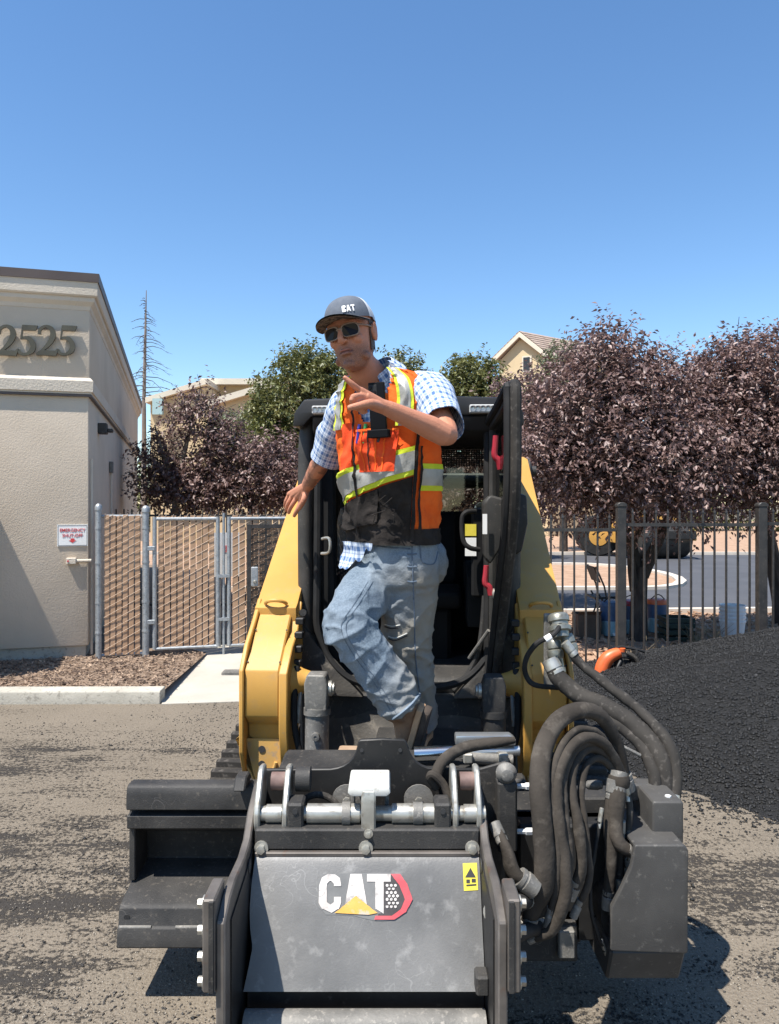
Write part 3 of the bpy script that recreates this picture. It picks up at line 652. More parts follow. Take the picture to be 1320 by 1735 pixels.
crown(t9, [ball(425, 735, 26, 1.4, .55), ball(395, 720, 26, .5, .4)], 500, 9, .12, PALEG, 19)
t10 = thing('green_tree', 'light green tree top between the gabled house and plum foliage', 'tree', (PX(955, 26), 26, 0), 'green trees in the background')
trunk(t10, [([(PX(955, 26), 26, -.05), P(955, 760, 26), P(955, 640, 26)], [.15, .1, .04])])
crown(t10, [ball(958, 612, 26, .75, .55), ball(940, 680, 26, 1.2, 1.0)], 700, 9, .12, PALEG, 20)
t11 = thing('far_hedge', 'long hedge of dark green bushes across the far road', 'hedge', (12, 44, 0))
crown(t11, [(x, 44 + (i % 3), 1.7, 2.4, 1.5, 1.9 + .35*(i % 2)) for i, x in enumerate(range(-22, 46, 3))], 6500, 8, .24, OLIVE, 21)
# bare conifer
dc = thing('dead_conifer', 'bare dead conifer with drooping branches above the stucco roof', 'tree', (PX(245, 33), 33, 0))
MB().tube([(PX(244, 33), 33, -.1), P(244, 680, 33), P(246, 580, 33), P(248, 492, 33)], [.16, .085, .06, .015], 8).build('trunk', mat('grey_bark', (.16,.13,.115), (.22,.185,.16), 5, .95), dc)
rnd = random.Random(8); br = MB()
for i in range(74):
    v = 505 + 175*((i+rnd.random())/74); h0 = P(245, v, 33); L_ = (.15 + (v-500)/180*1.75)*rnd.choice((.25, .5, .7, .9, 1.0, 1.2))*rnd.uniform(.8, 1.15); a = rnd.uniform(0, 6.28)
    d = Vector((math.cos(a), math.sin(a), 0)); q = [h0 + d*L_*t + Vector((0,0, L_*(.20*t - .48*t*t))) for t in (0, .35, .7, 1)]
    br.tube(q, [.020, .014, .009, .004], 4, caps=False)
    for t in (.45, .7, .9):
        s = Vector((-d.y, d.x, 0))*rnd.choice((-1, 1)); e = h0 + d*L_*t + Vector((0,0,L_*(.20*t - .48*t*t))); br.tube([e, e + (d*.5+s*.6)*L_*.25 + Vector((0,0,-.07*L_))], [.009, .004], 3, caps=False)
tagit(br.build('branches', BARK, dc), kind='stuff')
# ------------------------------------------------------------------ compact track loader
# local frame: origin on the ground under the cab front; +x to the right, +y to the rear
LX, LY, YAW = .07, 3.20, R(-3.5)
ld = thing('track_loader', 'yellow and black compact track loader with open cab door facing the camera', 'loader', (0, 0, 0))
Rm = Matrix.Rotation(-YAW, 3, 'Z')
def lp(u, v, d):            # photo pixel at distance d, in the loader's own frame
    p = P(u, v, d) - Vector((LX, LY, 0)); return Rm @ p
CABTRIM = mat('cab_trim', (.006,.006,.0065), (.011,.011,.011), 9, .75, spec=.25)
# tracks
def track(sx):
    circ = [(.17, .215, .20), (1.50, .215, .20), (1.22, .43, .185)]     # front idler, rear idler, raised sprocket (y, z, r)
    pts = []
    for (cy, cz, r) in circ:
        for k in range(72): a = 2*math.pi*k/72; pts.append((cy + r*math.cos(a), cz + r*math.sin(a)))
    pts = sorted(set(pts))
    def half(ps):
        o = []
        for p in ps:
            while len(o) >= 2 and (o[-1][0]-o[-2][0])*(p[1]-o[-2][1]) - (o[-1][1]-o[-2][1])*(p[0]-o[-2][0]) <= 0: o.pop()
            o.append(p)
        return o[:-1]
    hull = half(pts) + half(pts[::-1])
    x0, x1 = (sx*.57, sx*.885)
    mb = MB(); n = len(hull)
    cen = (sum(p[0] for p in hull)/n, sum(p[1] for p in hull)/n)
    inner = [(cen[0] + (p[0]-cen[0])*.955, cen[1] + (p[1]-cen[1])*.88) for p in hull]
    for x in (x0, x1): mb.v += [(x, *p) for p in hull] + [(x, *p) for p in inner]
    for i in range(n):
        j = (i+1) % n
        mb.f += [(i, j, 2*n+j, 2*n+i), (n+j, n+i, 3*n+i, 3*n+j), (j, i, n+i, n+j), (2*n+i, 2*n+j, 3*n+j, 3*n+i)]
    tr = mb.build('track', RUBBERDUST, ld)
    # tread bars, one by one
    seg = []; tot = 0
    for i in range(n):
        a, b = Vector(hull[i]), Vector(hull[(i+1) % n]); seg.append((a, b, (b-a).length)); tot += (b-a).length
    N_ = 46; bar0 = MB().prism([(-.022, -.004), (.022, -.004), (.014, .026), (-.014, .026)], 'x', -.158, .158).build('tread_bar', RUBBERDUST, tr, local=True, bev=.004)
    for k in range(N_):
        s = tot*k/N_; i = 0
        while s > seg[i][2]: s -= seg[i][2]; i += 1
        a, b, L_ = seg[i]; p = a + (b-a)*(s/L_); t = (b-a)/L_; ang = math.atan2(t.y, t.x)
        o = bar0 if k == 0 else dupe(bar0, tr)
        o.location = ((x0+x1)/2, p.x, p.y); o.rotation_euler = (ang + math.pi, 0, 0)
    for (cy, cz, r), nm in zip(circ, ('idler', 'idler', 'drive_sprocket')):
        w = MB(); w.lathe([(r*.3, -.10), (r*.9, -.09), (r*.93, -.06), (r*.93, .06), (r*.9, .09), (r*.3, .10)], ((x0+x1)/2, cy, cz), (1,0,0), 24); w.build(nm, DUSTBLACK, tr)
    MB().prism([(.2, .12), (1.5, .12), (1.45, .30), (1.2, .40), (.3, .30)], 'x', (x0+x1)/2 - .06, (x0+x1)/2 + .06).build('undercarriage_frame', DUSTBLACK, tr, bev=.01)
for sx in (-1, 1): track(sx)
# chassis and engine housing
MB().prism([(.26, .28), (.22, .78), (.30, .86), (1.75, .86), (1.85, .5), (1.7, .28)], 'x', -.49, .49).build('chassis', DUSTBLACK, ld, bev=.012)
MB().prism([(1.42, .86), (1.42, 1.50), (1.62, 1.58), (1.95, 1.40), (1.95, .86)], 'x', -.50, .50).build('engine_cover', BLACKPAINT, ld, bev=.02, seg=2)
for sx in (-1, 1):     # towers that carry the arms
    MB().prism([(1.15, .75), (1.2, 1.35), (1.45, 1.86), (1.72, 1.90), (1.9, 1.2), (1.9, .6)], 'x', sx*.505, sx*.56).build('rear_tower', YELLOW, ld, bev=.008)
# front lower panel: dusty casting with two bulges
def fpanel(s, t):
    x = -.40 + .80*s; z = .30 + .50*t
    y = .205 - .05*math.exp(-((x+.12)/.09)**2 - ((z-.55)/.12)**2) - .035*math.exp(-((x-.20)/.10)**2 - ((z-.52)/.12)**2) + .03*t
    return (x, y, z)
DUSTPANEL = mat('dusty_panel', (.042,.039,.035), (.10,.09,.076), 4, .75, c3=(.24,.21,.17), s3=22, t3=(.56,.85), bump=.002, bscale=90)
MB().grid(fpanel, 40, 26).build('front_panel', DUSTPANEL, ld, recalc=False)
for sx in (-1, 1):    # sloping lower corners of the cab
    MB().prism([(sx*.49, .80), (sx*.49, 1.14), (sx*.40, 1.02), (sx*.24, .84), (sx*.20, .79)], 'y', .17, .26).build('lower_corner', DUSTPANEL, ld, bev=.012, seg=2)
# cab frame
def rail(name, pts, w, h, m, par=ld, up=(0,1,0)):
    mb = MB()
    for a, b in zip(pts[:-1], pts[1:]): mb.bar(a, b, w, h, up)
    return mb.build(name, m, par, bev=min(w, h)*.22, seg=2)
CABG = mat('cab_grey_black', (.030,.029,.027), (.062,.058,.052), 5, .5, spec=.3, c3=(.13,.12,.105), s3=60, t3=(.62,.8))
for sx in (-1, 1):
    fpost = MB().tube([(sx*.455, .225, .80), (sx*.462, .225, 1.2), (sx*.462, .23, 1.90), (sx*.44, .27, 2.02)], [.034]*4, 12, sm=5).build('front_post', CABG, ld)
    MB().tube([(sx*.455, .30, .80), (sx*.455, .33, 1.95)], .03, 8).build('post_liner', CABTRIM, fpost)
    MB().tube([(sx*.455, 1.38, .85), (sx*.455, 1.32, 2.0)], .035, 10).build('rear_post', CABG, ld)
    # side screen: frame and perforated sheet
    side = MB(); side.box(sx*.440-.004, sx*.440+.004, .34, 1.30, .84, 1.28); side.build('side_panel', CABTRIM, ld)
    scr = MB()
    for i in range(26): y = .36 + .92*i/25; scr.box(sx*.452-.003, sx*.452+.003, y-.006, y+.006, 1.28, 1.98)
    for i in range(20): z = 1.30 + .66*i/19; scr.box(sx*.456-.003, sx*.456+.003, .34, 1.30, z-.006, z+.006)
    tagit(scr.build('side_screen', BLACKPAINT, ld), kind='stuff')
# rubber door seal around the front opening
seal = [(-.40, .20, 1.96), (-.405, .195, 1.3), (-.40, .19, 1.08), (-.33, .185, .93), (-.20, .185, .85), (.05, .185, .835), (.22, .185, .86), (.33, .185, .95), (.395, .19, 1.10), (.405, .195, 1.4), (.40, .20, 1.96)]
MB().tube(seal, .017, 8, sm=5).build('door_seal', RUBBER, ld)
# inner door frame on the left post, with hinge hardware
MB().prism([(-.40, .86), (-.40, 1.97), (-.345, 1.95), (-.335, 1.10), (-.30, 1.0), (-.33, .90)], 'y', .26, .36).build('inner_frame', CABTRIM, ld, bev=.012, seg=2)
MB().tube([lp(546, 913, 3.40), lp(558, 913, 3.36), lp(558, 935, 3.36), lp(545, 938, 3.40)], .007, 8, sm=4).build('grab_loop', ZINC, ld)
MB().cyl(lp(513, 1038, 3.38), lp(513, 1038, 3.32), .016, 12).build('frame_bolt', DUSTBLACK, ld)
# roof with visor
roofm = mat('roof_black', (.014,.014,.014), (.026,.025,.024), 5, .45, spec=.3)
MB().prism([(-.505, 1.985), (-.50, 2.045), (-.455, 2.105), (-.1, 2.118), (.1, 2.118), (.455, 2.105), (.50, 2.045), (.505, 1.985), (.46, 1.985), (.42, 2.03), (-.42, 2.03), (-.46, 1.985)], 'y', .14, 1.42).build('roof', roofm, ld, bev=.012, seg=2)
MB().prism([(.145, 2.03), (.16, 1.965), (.30, 1.90), (.36, 1.94), (.36, 2.03)], 'x', -.42, .42).build('visor', roofm, ld, bev=.006)
for u0, u1 in ((528, 563), (795, 849)):
    a, b = lp(u0, 687, 3.32), lp(u1, 701, 3.32); a.y = b.y = .128
    lb = MB().box(a.x, b.x, .10, .145, b.z, a.z).build('light_bar', LEDMAT, ld, bev=.004)
    n = 6 if u1 > 700 else 4
    for i in range(n):
        cx = a.x + (b.x-a.x)*(i+.7)/(n+.4)
        MB().lathe([(.0135, 0), (.0135, .003), (.0095, .002), (.004, -.001)], (cx, .0995, (a.z+b.z)/2), (0,-1,0), 14).build('lens', mat('lens_%d%d' % (u0, i), (.30,.30,.28), rough=.12, metal=.5), lb)
MB().box(-.40, .40, .40, 1.36, 1.965, 1.985).build('headliner', CABTRIM, ld)
# rear window, rear wall, cross tube
gl = bpy.data.materials.new('cab_glass'); gl.use_nodes = True; N, L, b = nodes_of(gl)
tr_ = N.new('ShaderNodeBsdfTransparent'); tr_.inputs[0].default_value = (.62,.66,.62,1); gs = N.new('ShaderNodeBsdfGlossy'); gs.inputs['Roughness'].default_value = .04
fr = N.new('ShaderNodeFresnel'); fr.inputs[0].default_value = 1.5; mx = N.new('ShaderNodeMixShader'); L.new(fr.outputs[0], mx.inputs[0]); L.new(tr_.outputs[0], mx.inputs[1]); L.new(gs.outputs[0], mx.inputs[2]); L.new(mx.outputs[0], N['Material Output'].inputs[0])
MB().box(-.43, .43, 1.33, 1.345, 1.60, 1.96).build('rear_window', gl, ld)
MB().box(-.45, .45, 1.31, 1.37, .86, 1.60).build('rear_wall', CABTRIM, ld)
sc = MB()      # perforated strip at the top of the rear window
for i in range(58): sc.box(-.42 + .84*i/57 - .0035, -.42 + .84*i/57 + .0035, 1.318, 1.322, 1.865, 1.96)
for i in range(8): sc.box(-.42, .42, 1.314, 1.318, 1.868 + i*.0125, 1.8745 + i*.0125)
tagit(sc.build('perforated_strip', BLACKPAINT, ld), kind='stuff')
MB().tube([(-.52, 1.55, 1.785), (.52, 1.55, 1.785)], .047, 16).build('cross_tube', GREYMETAL, ld)
# cab interior: floor, seat, joystick consoles
MB().box(-.42, .42, .24, 1.31, .80, .84).build('floor', CABTRIM, ld)
st = MB().prism([(.62, 1.12), (.60, 1.20), (.70, 1.24), (1.08, 1.20), (1.10, 1.12)], 'x', -.22, .25).build('seat', CABTRIM, ld, bev=.03, seg=3)
MB().prism([(1.06, 1.18), (1.02, 1.22), (1.14, 1.58), (1.18, 1.60), (1.24, 1.58), (1.18, 1.18)], 'x', -.20, .23).build('backrest', CABTRIM, st, bev=.03, seg=3)
MB().prism([(.70, .84), (.66, 1.12), (1.10, 1.12), (1.10, .84)], 'x', -.18, .20).build('seat_base', CABTRIM, st, bev=.02)
for sx, uu in ((1, 806), (-1, None)):
    MB().prism([(.50, 1.05), (.50, 1.30), (.62, 1.36), (1.0, 1.34), (1.0, 1.05)], 'x', sx*.27, sx*.42).build('console', CABTRIM, ld, bev=.02, seg=2)
    j = MB().tube([(sx*.335, .56, 1.34), (sx*.335, .55, 1.46), (sx*.33, .53, 1.55), (sx*.315, .51, 1.62)], [.026, .024, .030, .024], 12, sm=4).build('joystick', GREYMETAL, ld)
MB().tube([lp(806, 866, 3.42), lp(790, 868, 3.40), lp(783, 880, 3.40), lp(785, 915, 3.40), lp(796, 928, 3.40), lp(812, 931, 3.42)], .011, 10, sm=5).build('grab_handle', RUBBER, ld)
for v0, v1, m in ((888, 908, STICKER), (911, 926, WHITEPAINT), (929, 942, WHITEPAINT)):
    a, b_ = lp(788, v0, 3.48), lp(807, v1, 3.48); MB().box(a.x, b_.x, a.y, a.y+.004, b_.z, a.z).build('decal', m, ld)
MB().box(.285, .40, a.y+.006, a.y+.05, 1.22, 1.62).build('switch_panel', CABTRIM, ld, bev=.01)
# ---- open door (hinged on the right of the front opening, swung towards the camera)
hx, hy = .37, .20; ddir = Vector((.063, -.998, 0)); dn = Vector((-.998, -.063, 0))
def dp(s, z, o=0): return Vector((hx, hy, z)) + ddir*s + dn*o
outl = [(.02, .86), (.0, 1.0), (.0, 1.95), (.03, 2.01), (.30, 2.045), (.56, 2.085), (.60, 2.06), (.605, 1.95), (.60, 1.75), (.56, 1.60), (.48, 1.46), (.38, 1.32), (.28, 1.18), (.17, 1.02), (.08, .88), (.05, .845)]
def inset(loop, k):
    c = Vector((.29, 1.55)); out = []
    n = len(loop)
    for i in range(n):
        p0, p, p1 = Vector(loop[i-1]), Vector(loop[i]), Vector(loop[(i+1) % n])
        t = (p1 - p0).normalized(); nn = Vector((-t.y, t.x))
        if nn.dot(c - p) < 0: nn = -nn
        out.append(tuple(p + nn*k))
    return out
door = MB(); inn = inset(outl, .045); n = len(outl)
for o in (-.018, .018): door.v += [tuple(dp(s, z, o)) for s, z in outl] + [tuple(dp(s, z, o)) for s, z in inn]
for i in range(n):
    j = (i+1) % n
    door.f += [(i, j, n+j, n+i), (2*n+j, 2*n+i, 3*n+i, 3*n+j), (j, i, 2*n+i, 2*n+j), (n+i, n+j, 3*n+j, 3*n+i)]
dro = door.build('cab_door', CABG, ld, bev=.006, seg=2)
MB().poly3([dp(s, z, -.004) for s, z in inset(outl, .04)], dn*.008).build('door_glass', gl, dro)
ring_ = inset(outl, .012); MB().tube([dp(s, z, .022) for s, z in ring_ + ring_[:2]], .017, 8, sm=3, caps=False).build('door_seal', RUBBER, dro)
rim = [(s, z) for s, z in outl[5:]]; MB().tube([dp(s, z, -.004) for s, z in rim], .021, 10, sm=4).build('edge_trim', RUBBERDUST, dro)
def lever(u, v0, v1, d):
    a, b, c = lp(u+2, v0, d), lp(u, (v0*.4+v1*.6), d), lp(u+10, v1, d)
    o = MB().tube([a, (a+b)/2, b, (b+c)/2 + Vector((.004,0,.008)), c], [.011, .012, .013, .014, .013], 10, sm=3).build('latch_lever', REDPLASTIC, dro)
    MB().lathe([(.022, 0), (.022, .02), (.014, .026)], c + Vector((.03, 0, .006)), (-1,0,0), 14).build('pivot', ZINC, o)
lever(838, 738, 795, 3.12); lever(822, 958, 1008, 3.22)
# wiper motor housing on the door
hs = MB(); c0 = lp(822, 905, 3.05)
a_, b_ = lp(818, 838, 3.08), lp(862, 960, 3.02)
hs.prism([(a_.x+.005, b_.z+.03), (a_.x+.03, b_.z), (b_.x-.03, b_.z+.06), (b_.x, b_.z+.14), (b_.x, a_.z-.02), (a_.x+.03, a_.z), (a_.x, a_.z-.03)], 'y', a_.y, a_.y+.10)
hs.build('wiper_housing', CABG, dro, bev=.018, seg=3)
a_ = lp(820, 875, 3.06); MB().box(a_.x-.006, a_.x+.012, a_.y-.012, a_.y-.008, a_.z-.07, a_.z+.01).build('decal', WHITEPAINT, dro)
m_ = MB(); q0, q1 = lp(866, 830, 2.98), lp(896, 945, 2.98)
m_.prism([(q0.x, q0.z), (q1.x, q0.z-.02), (q1.x+.004, (q0.z+q1.z)/2), (q1.x-.02, q1.z+.02), (q0.x+.02, q1.z), (q0.x, q1.z+.05)], 'y', q0.y+.06, q0.y+.13); m_.build('door_latch_case', BLACKPAINT, dro, bev=.015, seg=2)
# door strut and lower latch
MB().tube([lp(795, 1115, 3.40), lp(828, 1068, 3.30)], .008, 8).build('gas_strut', GREYMETAL, dro)
MB().tube([lp(770, 1170, 3.42), lp(800, 1130, 3.40), lp(815, 1085, 3.38), lp(822, 1010, 3.38)], .014, 8, sm=4).build('frame_edge', DUSTBLACK, ld)
# ---- lift arms
def arm(sx, left):
    xo, xi = sx*.655, sx*.475
    xa, xb = min(xo, xi), max(xo, xi)
    # upper boom, sloping up to the rear tower
    bm_ = MB().prism([(.06, 1.20), (.10, 1.215), (1.30, 1.905), (1.50, 1.93), (1.60, 1.80), (1.30, 1.66), (.22, 1.02), (.08, 1.05)], 'x', xa, xb).build('boom', YELLOW, ld, bev=.006, seg=2)
    # knee box with sloping lit top, then the vertical leg
    leg = MB().prism([(.10, 1.195), (-.02, 1.11), (-.19, .985), (-.19, .80), (-.13, .755), (-.13, .56), (-.06, .53), (.03, .60), (.08, .85), (.14, 1.0)], 'x', xa+.018, xb-.022).build('leg', YELLOW, bm_, bev=.006)
    # outer and inner side plates, standing proud of the box
    op_ = [(.12, 1.235), (.02, 1.16), (-.12, 1.075), (-.205, .985), (-.205, .66), (-.15, .56), (-.08, .55), (.02, .62), (.06, .86), (.16, 1.06)]
    MB().prism(op_, 'x', xo, xo - sx*.018).build('side_plate', YELLOW, bm_, bev=.004)
    ip = [(.14, 1.22), (.03, 1.10), (-.08, 1.06), (-.20, .975), (-.20, .74), (-.165, .60), (-.10, .50), (.0, .50), (.05, .62), (.08, .86), (.16, 1.02)]
    MB().prism(ip, 'x', xi + sx*.022, xi - sx*.012).build('side_plate', YELLOW, bm_, bev=.004)
    # lower ear with two holes
    ear = MB().prism([(sx*.672, .70), (sx*.655, .715), (sx*.655, .60), (sx*.60, .515), (sx*.49, .515), (sx*.475, .60), (sx*.475, .70)], 'y', -.135, -.15).build('coupler_ear', YELLOWDUST, bm_, bev=.004)
    for z in (.66, .60): MB().lathe([(.014, 0), (.014, .003)], (sx*.575, -.1505, z), (0,-1,0), 14).build('pin_hole', DARKINK, ear)
    w = MB().tube([(sx*.60, -.153, .525), (sx*.575, -.155, .545), (sx*.545, -.155, .552), (sx*.525, -.155, .585), (sx*.518, -.155, .61)], .007, 8, sm=4).build('weld_bead', YELLOWDUST, ear)
    # recessed lifting eye at the knee
    ey = MB(); ey.tube([(sx*.565 + .045*math.cos(a), .075 - .03*math.sin(a), 1.215 + .018*math.sin(a)) for a in [i*math.pi/8 for i in range(9)]], .008, 8); ey.build('lifting_eye', YELLOW, bm_)
    # seam cover screws
    for (yy, zz) in ((-.02, 1.117), (-.16, 1.012)):
        for xx in (.50, .63): MB().lathe([(.004,0),(.004,.002)], (sx*xx, yy, zz), (0,-.6,.8), 8).build('screw', DARKINK, bm_)
    # yellow boss and pin to the tilt cylinder
    MB().lathe([(.075, 0), (.05, .05), (.040, .08), (.038, .14)], (sx*.47, -.06, .915), (-sx, 0, 0), 20).build('cylinder_boss', YELLOW, bm_)
    # hose row inside the arm
    for i in range(6):
        z = .86 + .055*i
        MB().box(sx*.452-.018, sx*.452+.018, -.10+.022*i, -.06+.022*i, z, z+.028).build('hose_clamp', BLACKPAINT, bm_, bev=.004)
    MB().tube([(sx*.445, -.08, .98), (sx*.45, -.12, .85), (sx*.44, -.14, .72), (sx*.40, -.15, .58)], .013, 10, sm=4).build('hose', RUBBER, bm_)
    MB().tube([(sx*.43, -.06, .92), (sx*.43, -.11, .84), (sx*.435, -.12, .76)], .009, 8, sm=3).build('pipe', ZINC, bm_)
    # tilt cylinder, dusty grey; the right one darker, its shade put into the colour
    cx = sx*.34 if left else sx*.345
    M3 = GREYMETAL if left else DUSTBLACK
    cy = MB().tube([(cx, -.25, .36), (cx, -.22, .84)], .047, 20).build('tilt_cylinder', M3, ld)
    MB().tube([(cx, -.222, .825), (cx, -.2205, .85)], .053, 20).build('collar', M3, cy)
    MB().prism([(cx-.043, .845), (cx+.043, .845), (cx+.046, .95), (cx+.035, .985), (cx-.035, .985), (cx-.046, .95)], 'y', -.262, -.178).build('clevis', M3, cy, bev=.010, seg=3)
    MB().lathe([(.030, 0), (.030, .012), (.022, .016), (.022, .022), (.012, .024)], (cx - sx*.046, -.22, .925), (-sx, 0, 0), 18).build('pin', ZINC, cy)
    MB().lathe([(.015, 0), (.015, .02), (.006, .021), (.006, .018)], (cx + .004, -.274, .755), (0,-1,0), 14).build('grease_plug', M3, cy)
    return bm_
armL = arm(-1, True); armR = arm(1, False)
# boom pin and hydraulic couplers on the right arm
MB().lathe([(.075, 0), (.075, .02), (.03, .035), (.03, .06)], (.657, 1.42, 1.84), (1,0,0), 18).build('boom_pin', DUSTBLACK, armR)
bp1, bp2 = lp(922, 1040, 2.93), lp(934, 1165, 2.93)
MB().box(bp1.x, bp2.x+.02, bp1.y, bp1.y+.02, bp2.z, bp1.z).build('coupler_bracket', GREYMETAL, armR, bev=.004)
COUP = mat('coupler_steel', (.20,.20,.17), (.30,.30,.26), 20, .4, .6, c3=(.14,.13,.11), s3=50)
cpl = MB().lathe([(.030,0),(.036,.005),(.040,.012),(.040,.03),(.034,.034),(.034,.045),(.042,.05),(.042,.065),(.030,.07),(.030,.09)], lp(945, 1040, 2.90), (.1,-.4,-1), 20).build('coupler', COUP, armR)
MB().lathe([(.024,0),(.028,.01),(.028,.03),(.022,.034),(.030,.04),(.030,.06),(.024,.07),(.026,.10),(.030,.104),(.030,.12)], lp(938, 1085, 2.90), (.10,-.3,-1), 18).build('coupler', COUP, armR)
MB().lathe([(.02,0),(.024,.01),(.024,.03),(.018,.034),(.026,.04),(.026,.06),(.02,.07),(.02,.10)], lp(960, 1075, 2.88), (.3,-.3,-1), 16).build('coupler', COUP, armR)
MB().tube([lp(950, 1058, 2.86), lp(938, 1075, 2.82), lp(910, 1090, 2.83), lp(892, 1115, 2.86), lp(890, 1140, 2.88), lp(905, 1160, 2.88), lp(945, 1165, 2.90)], .010, 10, sm=5).build('control_cable', RUBBER, armR)
ca = lp(934, 1078, 2.815); cb = lp(924, 1084, 2.815); MB().tube([ca, cb], .013, 10).build('cable_tag', WHITEPAINT, armR)
# front coupler blocks, brown with dust
for cx in (-.22, .24):
    MB().box(cx-.035, cx+.045, -.34, -.20, .60, .70).build('coupler_block', mat('dusty_orange_%d' % int(cx*100), (.30,.20,.13), (.40,.29,.20), 12, .8), ld, bev=.012, seg=2)
MB().box(-.46, .46, -.32, -.24, .30, .62).build('quick_coupler', DUSTBLACK, ld, bev=.01)
MB().box(-.12, .22, -.30, .05, .655, .70).build('step_plate', DUSTBLACK, ld, bev=.006)
ld.location = (LX, LY, 0); ld.rotation_euler = (0, 0, YAW)
# ------------------------------------------------------------------ cold planer attachment
pl = thing('cold_planer', 'dark grey cold planer attachment with worn front plate and hose loops', 'attachment', (-.06, 2.4, 0))
XL, XR = -.374, .249                                   # plate edges
prof = [Vector((0, 2.145, .672)), Vector((0, 2.128, .655)), Vector((0, 2.106, .618)), Vector((0, 2.082, .568)), Vector((0, 2.056, .51)), Vector((0, 2.028, .455)), Vector((0, 2.007, .415)), Vector((0, 1.990, .382))]
LEFT = [(1440, 433), (1455, 432), (1500, 426), (1540, 423), (1575, 424), (1605, 428), (1640, 421), (1682, 412)]
def xl_at(p):      # outline of the plate's shaped left edge
    v = V0 + (CH-p.z)*F/p.y
    for (a, ua), (b, ub) in zip(LEFT[:-1], LEFT[1:]):
        if v <= b: return (ua + (ub-ua)*max(0, (v-a)/(b-a)) - U0)/F*p.y
    return (412-U0)/F*p.y
pf, _ = smooth_path(prof, [1]*8, 5)
def plate_at(x, t, off=0):
    t = min(max(t, 0), 1) * (len(pf)-1); i = min(int(t), len(pf)-2); p = pf[i].lerp(pf[i+1], t-i)
    tg = (pf[i+1]-pf[i]).normalized(); nrm = Vector((0, tg.z, -tg.y));  nrm = nrm if nrm.y < 0 else -nrm
    return Vector((x, p.y, p.z)) + nrm*off
mb = MB(); nn = len(pf)
for off in (0, -.012):
    for t in range(nn):
        for x in (xl_at(plate_at(0, t/(nn-1))), XR): mb.v.append(tuple(plate_at(x, t/(nn-1), off)))
for o in (0, 2*nn): mb.f += [(o+2*i, o+2*i+1, o+2*i+3, o+2*i+2) for i in range(nn-1)]
mb.f += [(2*i, 2*i+2, 2*nn+2*i+2, 2*nn+2*i) for i in range(nn-1)] + [(2*i+1, 2*nn+2*i+1, 2*nn+2*i+3, 2*i+3) for i in range(nn-1)]
mb.f += [(0, 2*nn, 2*nn+1, 1), (2*nn-2, 2*nn-1, 4*nn-1, 4*nn-2)]
front = mb.build('front_plate', PLATE, pl, ang=50)
# where a photo pixel meets the plate
def on_plate(u, v, off=.0015):
    best = None
    for k in range(201):
        t = k/200; p = plate_at(0, t); e = abs(V0 + (CH-p.z)*F/p.y - v)
        if best is None or e < best[0]: best = (e, t, p.y)
    return plate_at((u-U0)/F*best[2], best[1], off)
def decal(name, polys, m, off, par):
    o = MB()
    for loop in polys:
        # subdivide edges so that it follows the curved plate
        pts = []
        n = len(loop)
        for i in range(n):
            a, b = loop[i], loop[(i+1) % n]; k = max(1, int(abs(b[1]-a[1])/6))
            for j in range(k): pts.append((a[0]+(b[0]-a[0])*j/k, a[1]+(b[1]-a[1])*j/k))
        bm = bmesh.new(); vs = [bm.verts.new((u, -v, 0)) for u, v in pts]; bm.faces.new(vs)
        # slice into strips so the interior follows the bend too
        vmin, vmax = min(p[1] for p in pts), max(p[1] for p in pts); y = vmin + 6
        while y < vmax:
            bmesh.ops.bisect_plane(bm, geom=bm.verts[:] + bm.edges[:] + bm.faces[:], plane_co=(0, -y, 0), plane_no=(0, 1, 0)); y += 6
        bm.verts.ensure_lookup_table(); bm.verts.index_update()
        o.add([on_plate(v.co.x, -v.co.y, off) for v in bm.verts], [tuple(v.index for v in f.verts) for f in bm.faces]); bm.free()
    return o.build(name, m, par, recalc=False, smooth=False)
DEC_W = mat('worn_white_decal', (.50,.45,.41), (.62,.585,.54), 22, .55, c3=(.26,.24,.225), s3=30, t3=(.54,.70), scr=.8, scol=(.2,.2,.2))
DEC_R = mat('worn_red_decal', (.52,.07,.08), (.58,.10,.11), 25, .55, c3=(.40,.30,.29), s3=40, t3=(.62,.76))
DEC_Y = mat('worn_orange_decal', (.62,.34,.06), (.66,.40,.10), 25, .55, c3=(.50,.42,.33), s3=40, t3=(.56,.7))
DEC_K = mat('dark_decal', (.045,.04,.038), (.07,.062,.06), 25, .6)
DEC_B = mat('decal_outline', (.135,.135,.13), (.19,.188,.18), 12, .6)
def arc(cx, cy, rx, ry, a0, a1, n=10): return [(cx + rx*math.cos(R(a0+(a1-a0)*i/n)), cy - ry*math.sin(R(a0+(a1-a0)*i/n))) for i in range(n+1)]
decal('logo_backing', [[(538,1492),(545,1481),(640,1478),(668,1479),(684,1488),(699,1524),(690,1545),(668,1559),(640,1561),(600,1552),(552,1549),(538,1535)]], DEC_B, .0010, front)
decal('logo_field', [[(662,1482),(672,1484),(688,1498),(694,1523),(686,1541),(668,1554),(640,1556),(641,1548),(650,1546),(650,1482)]], DEC_K, .0018, front)
C_ = [(578,1499),(576,1488),(568,1482),(556,1481),(546,1486),(541,1500),(540,1530),(546,1540),(562,1546),(574,1540),(578,1530),(578,1519),(566,1519),(566,1528),(560,1532),(554,1528),(554,1497),(560,1492),(566,1497),(566,1501),(578,1501)]
A_ = [(584,1535),(594,1481),(613,1481),(622,1533),(604,1518)]
T_ = [(622,1481),(662,1481),(662,1494),(650,1494),(650,1548),(636,1540),(636,1494),(622,1494)]
decal('logo_letter', [C_], DEC_W, .0028, front); decal('logo_letter', [A_], DEC_W, .0028, front); decal('logo_letter', [T_], DEC_W, .0028, front)
decal('logo_triangle', [[(567,1547),(603,1518),(640,1547),(624,1549)]], DEC_Y, .0036, front)
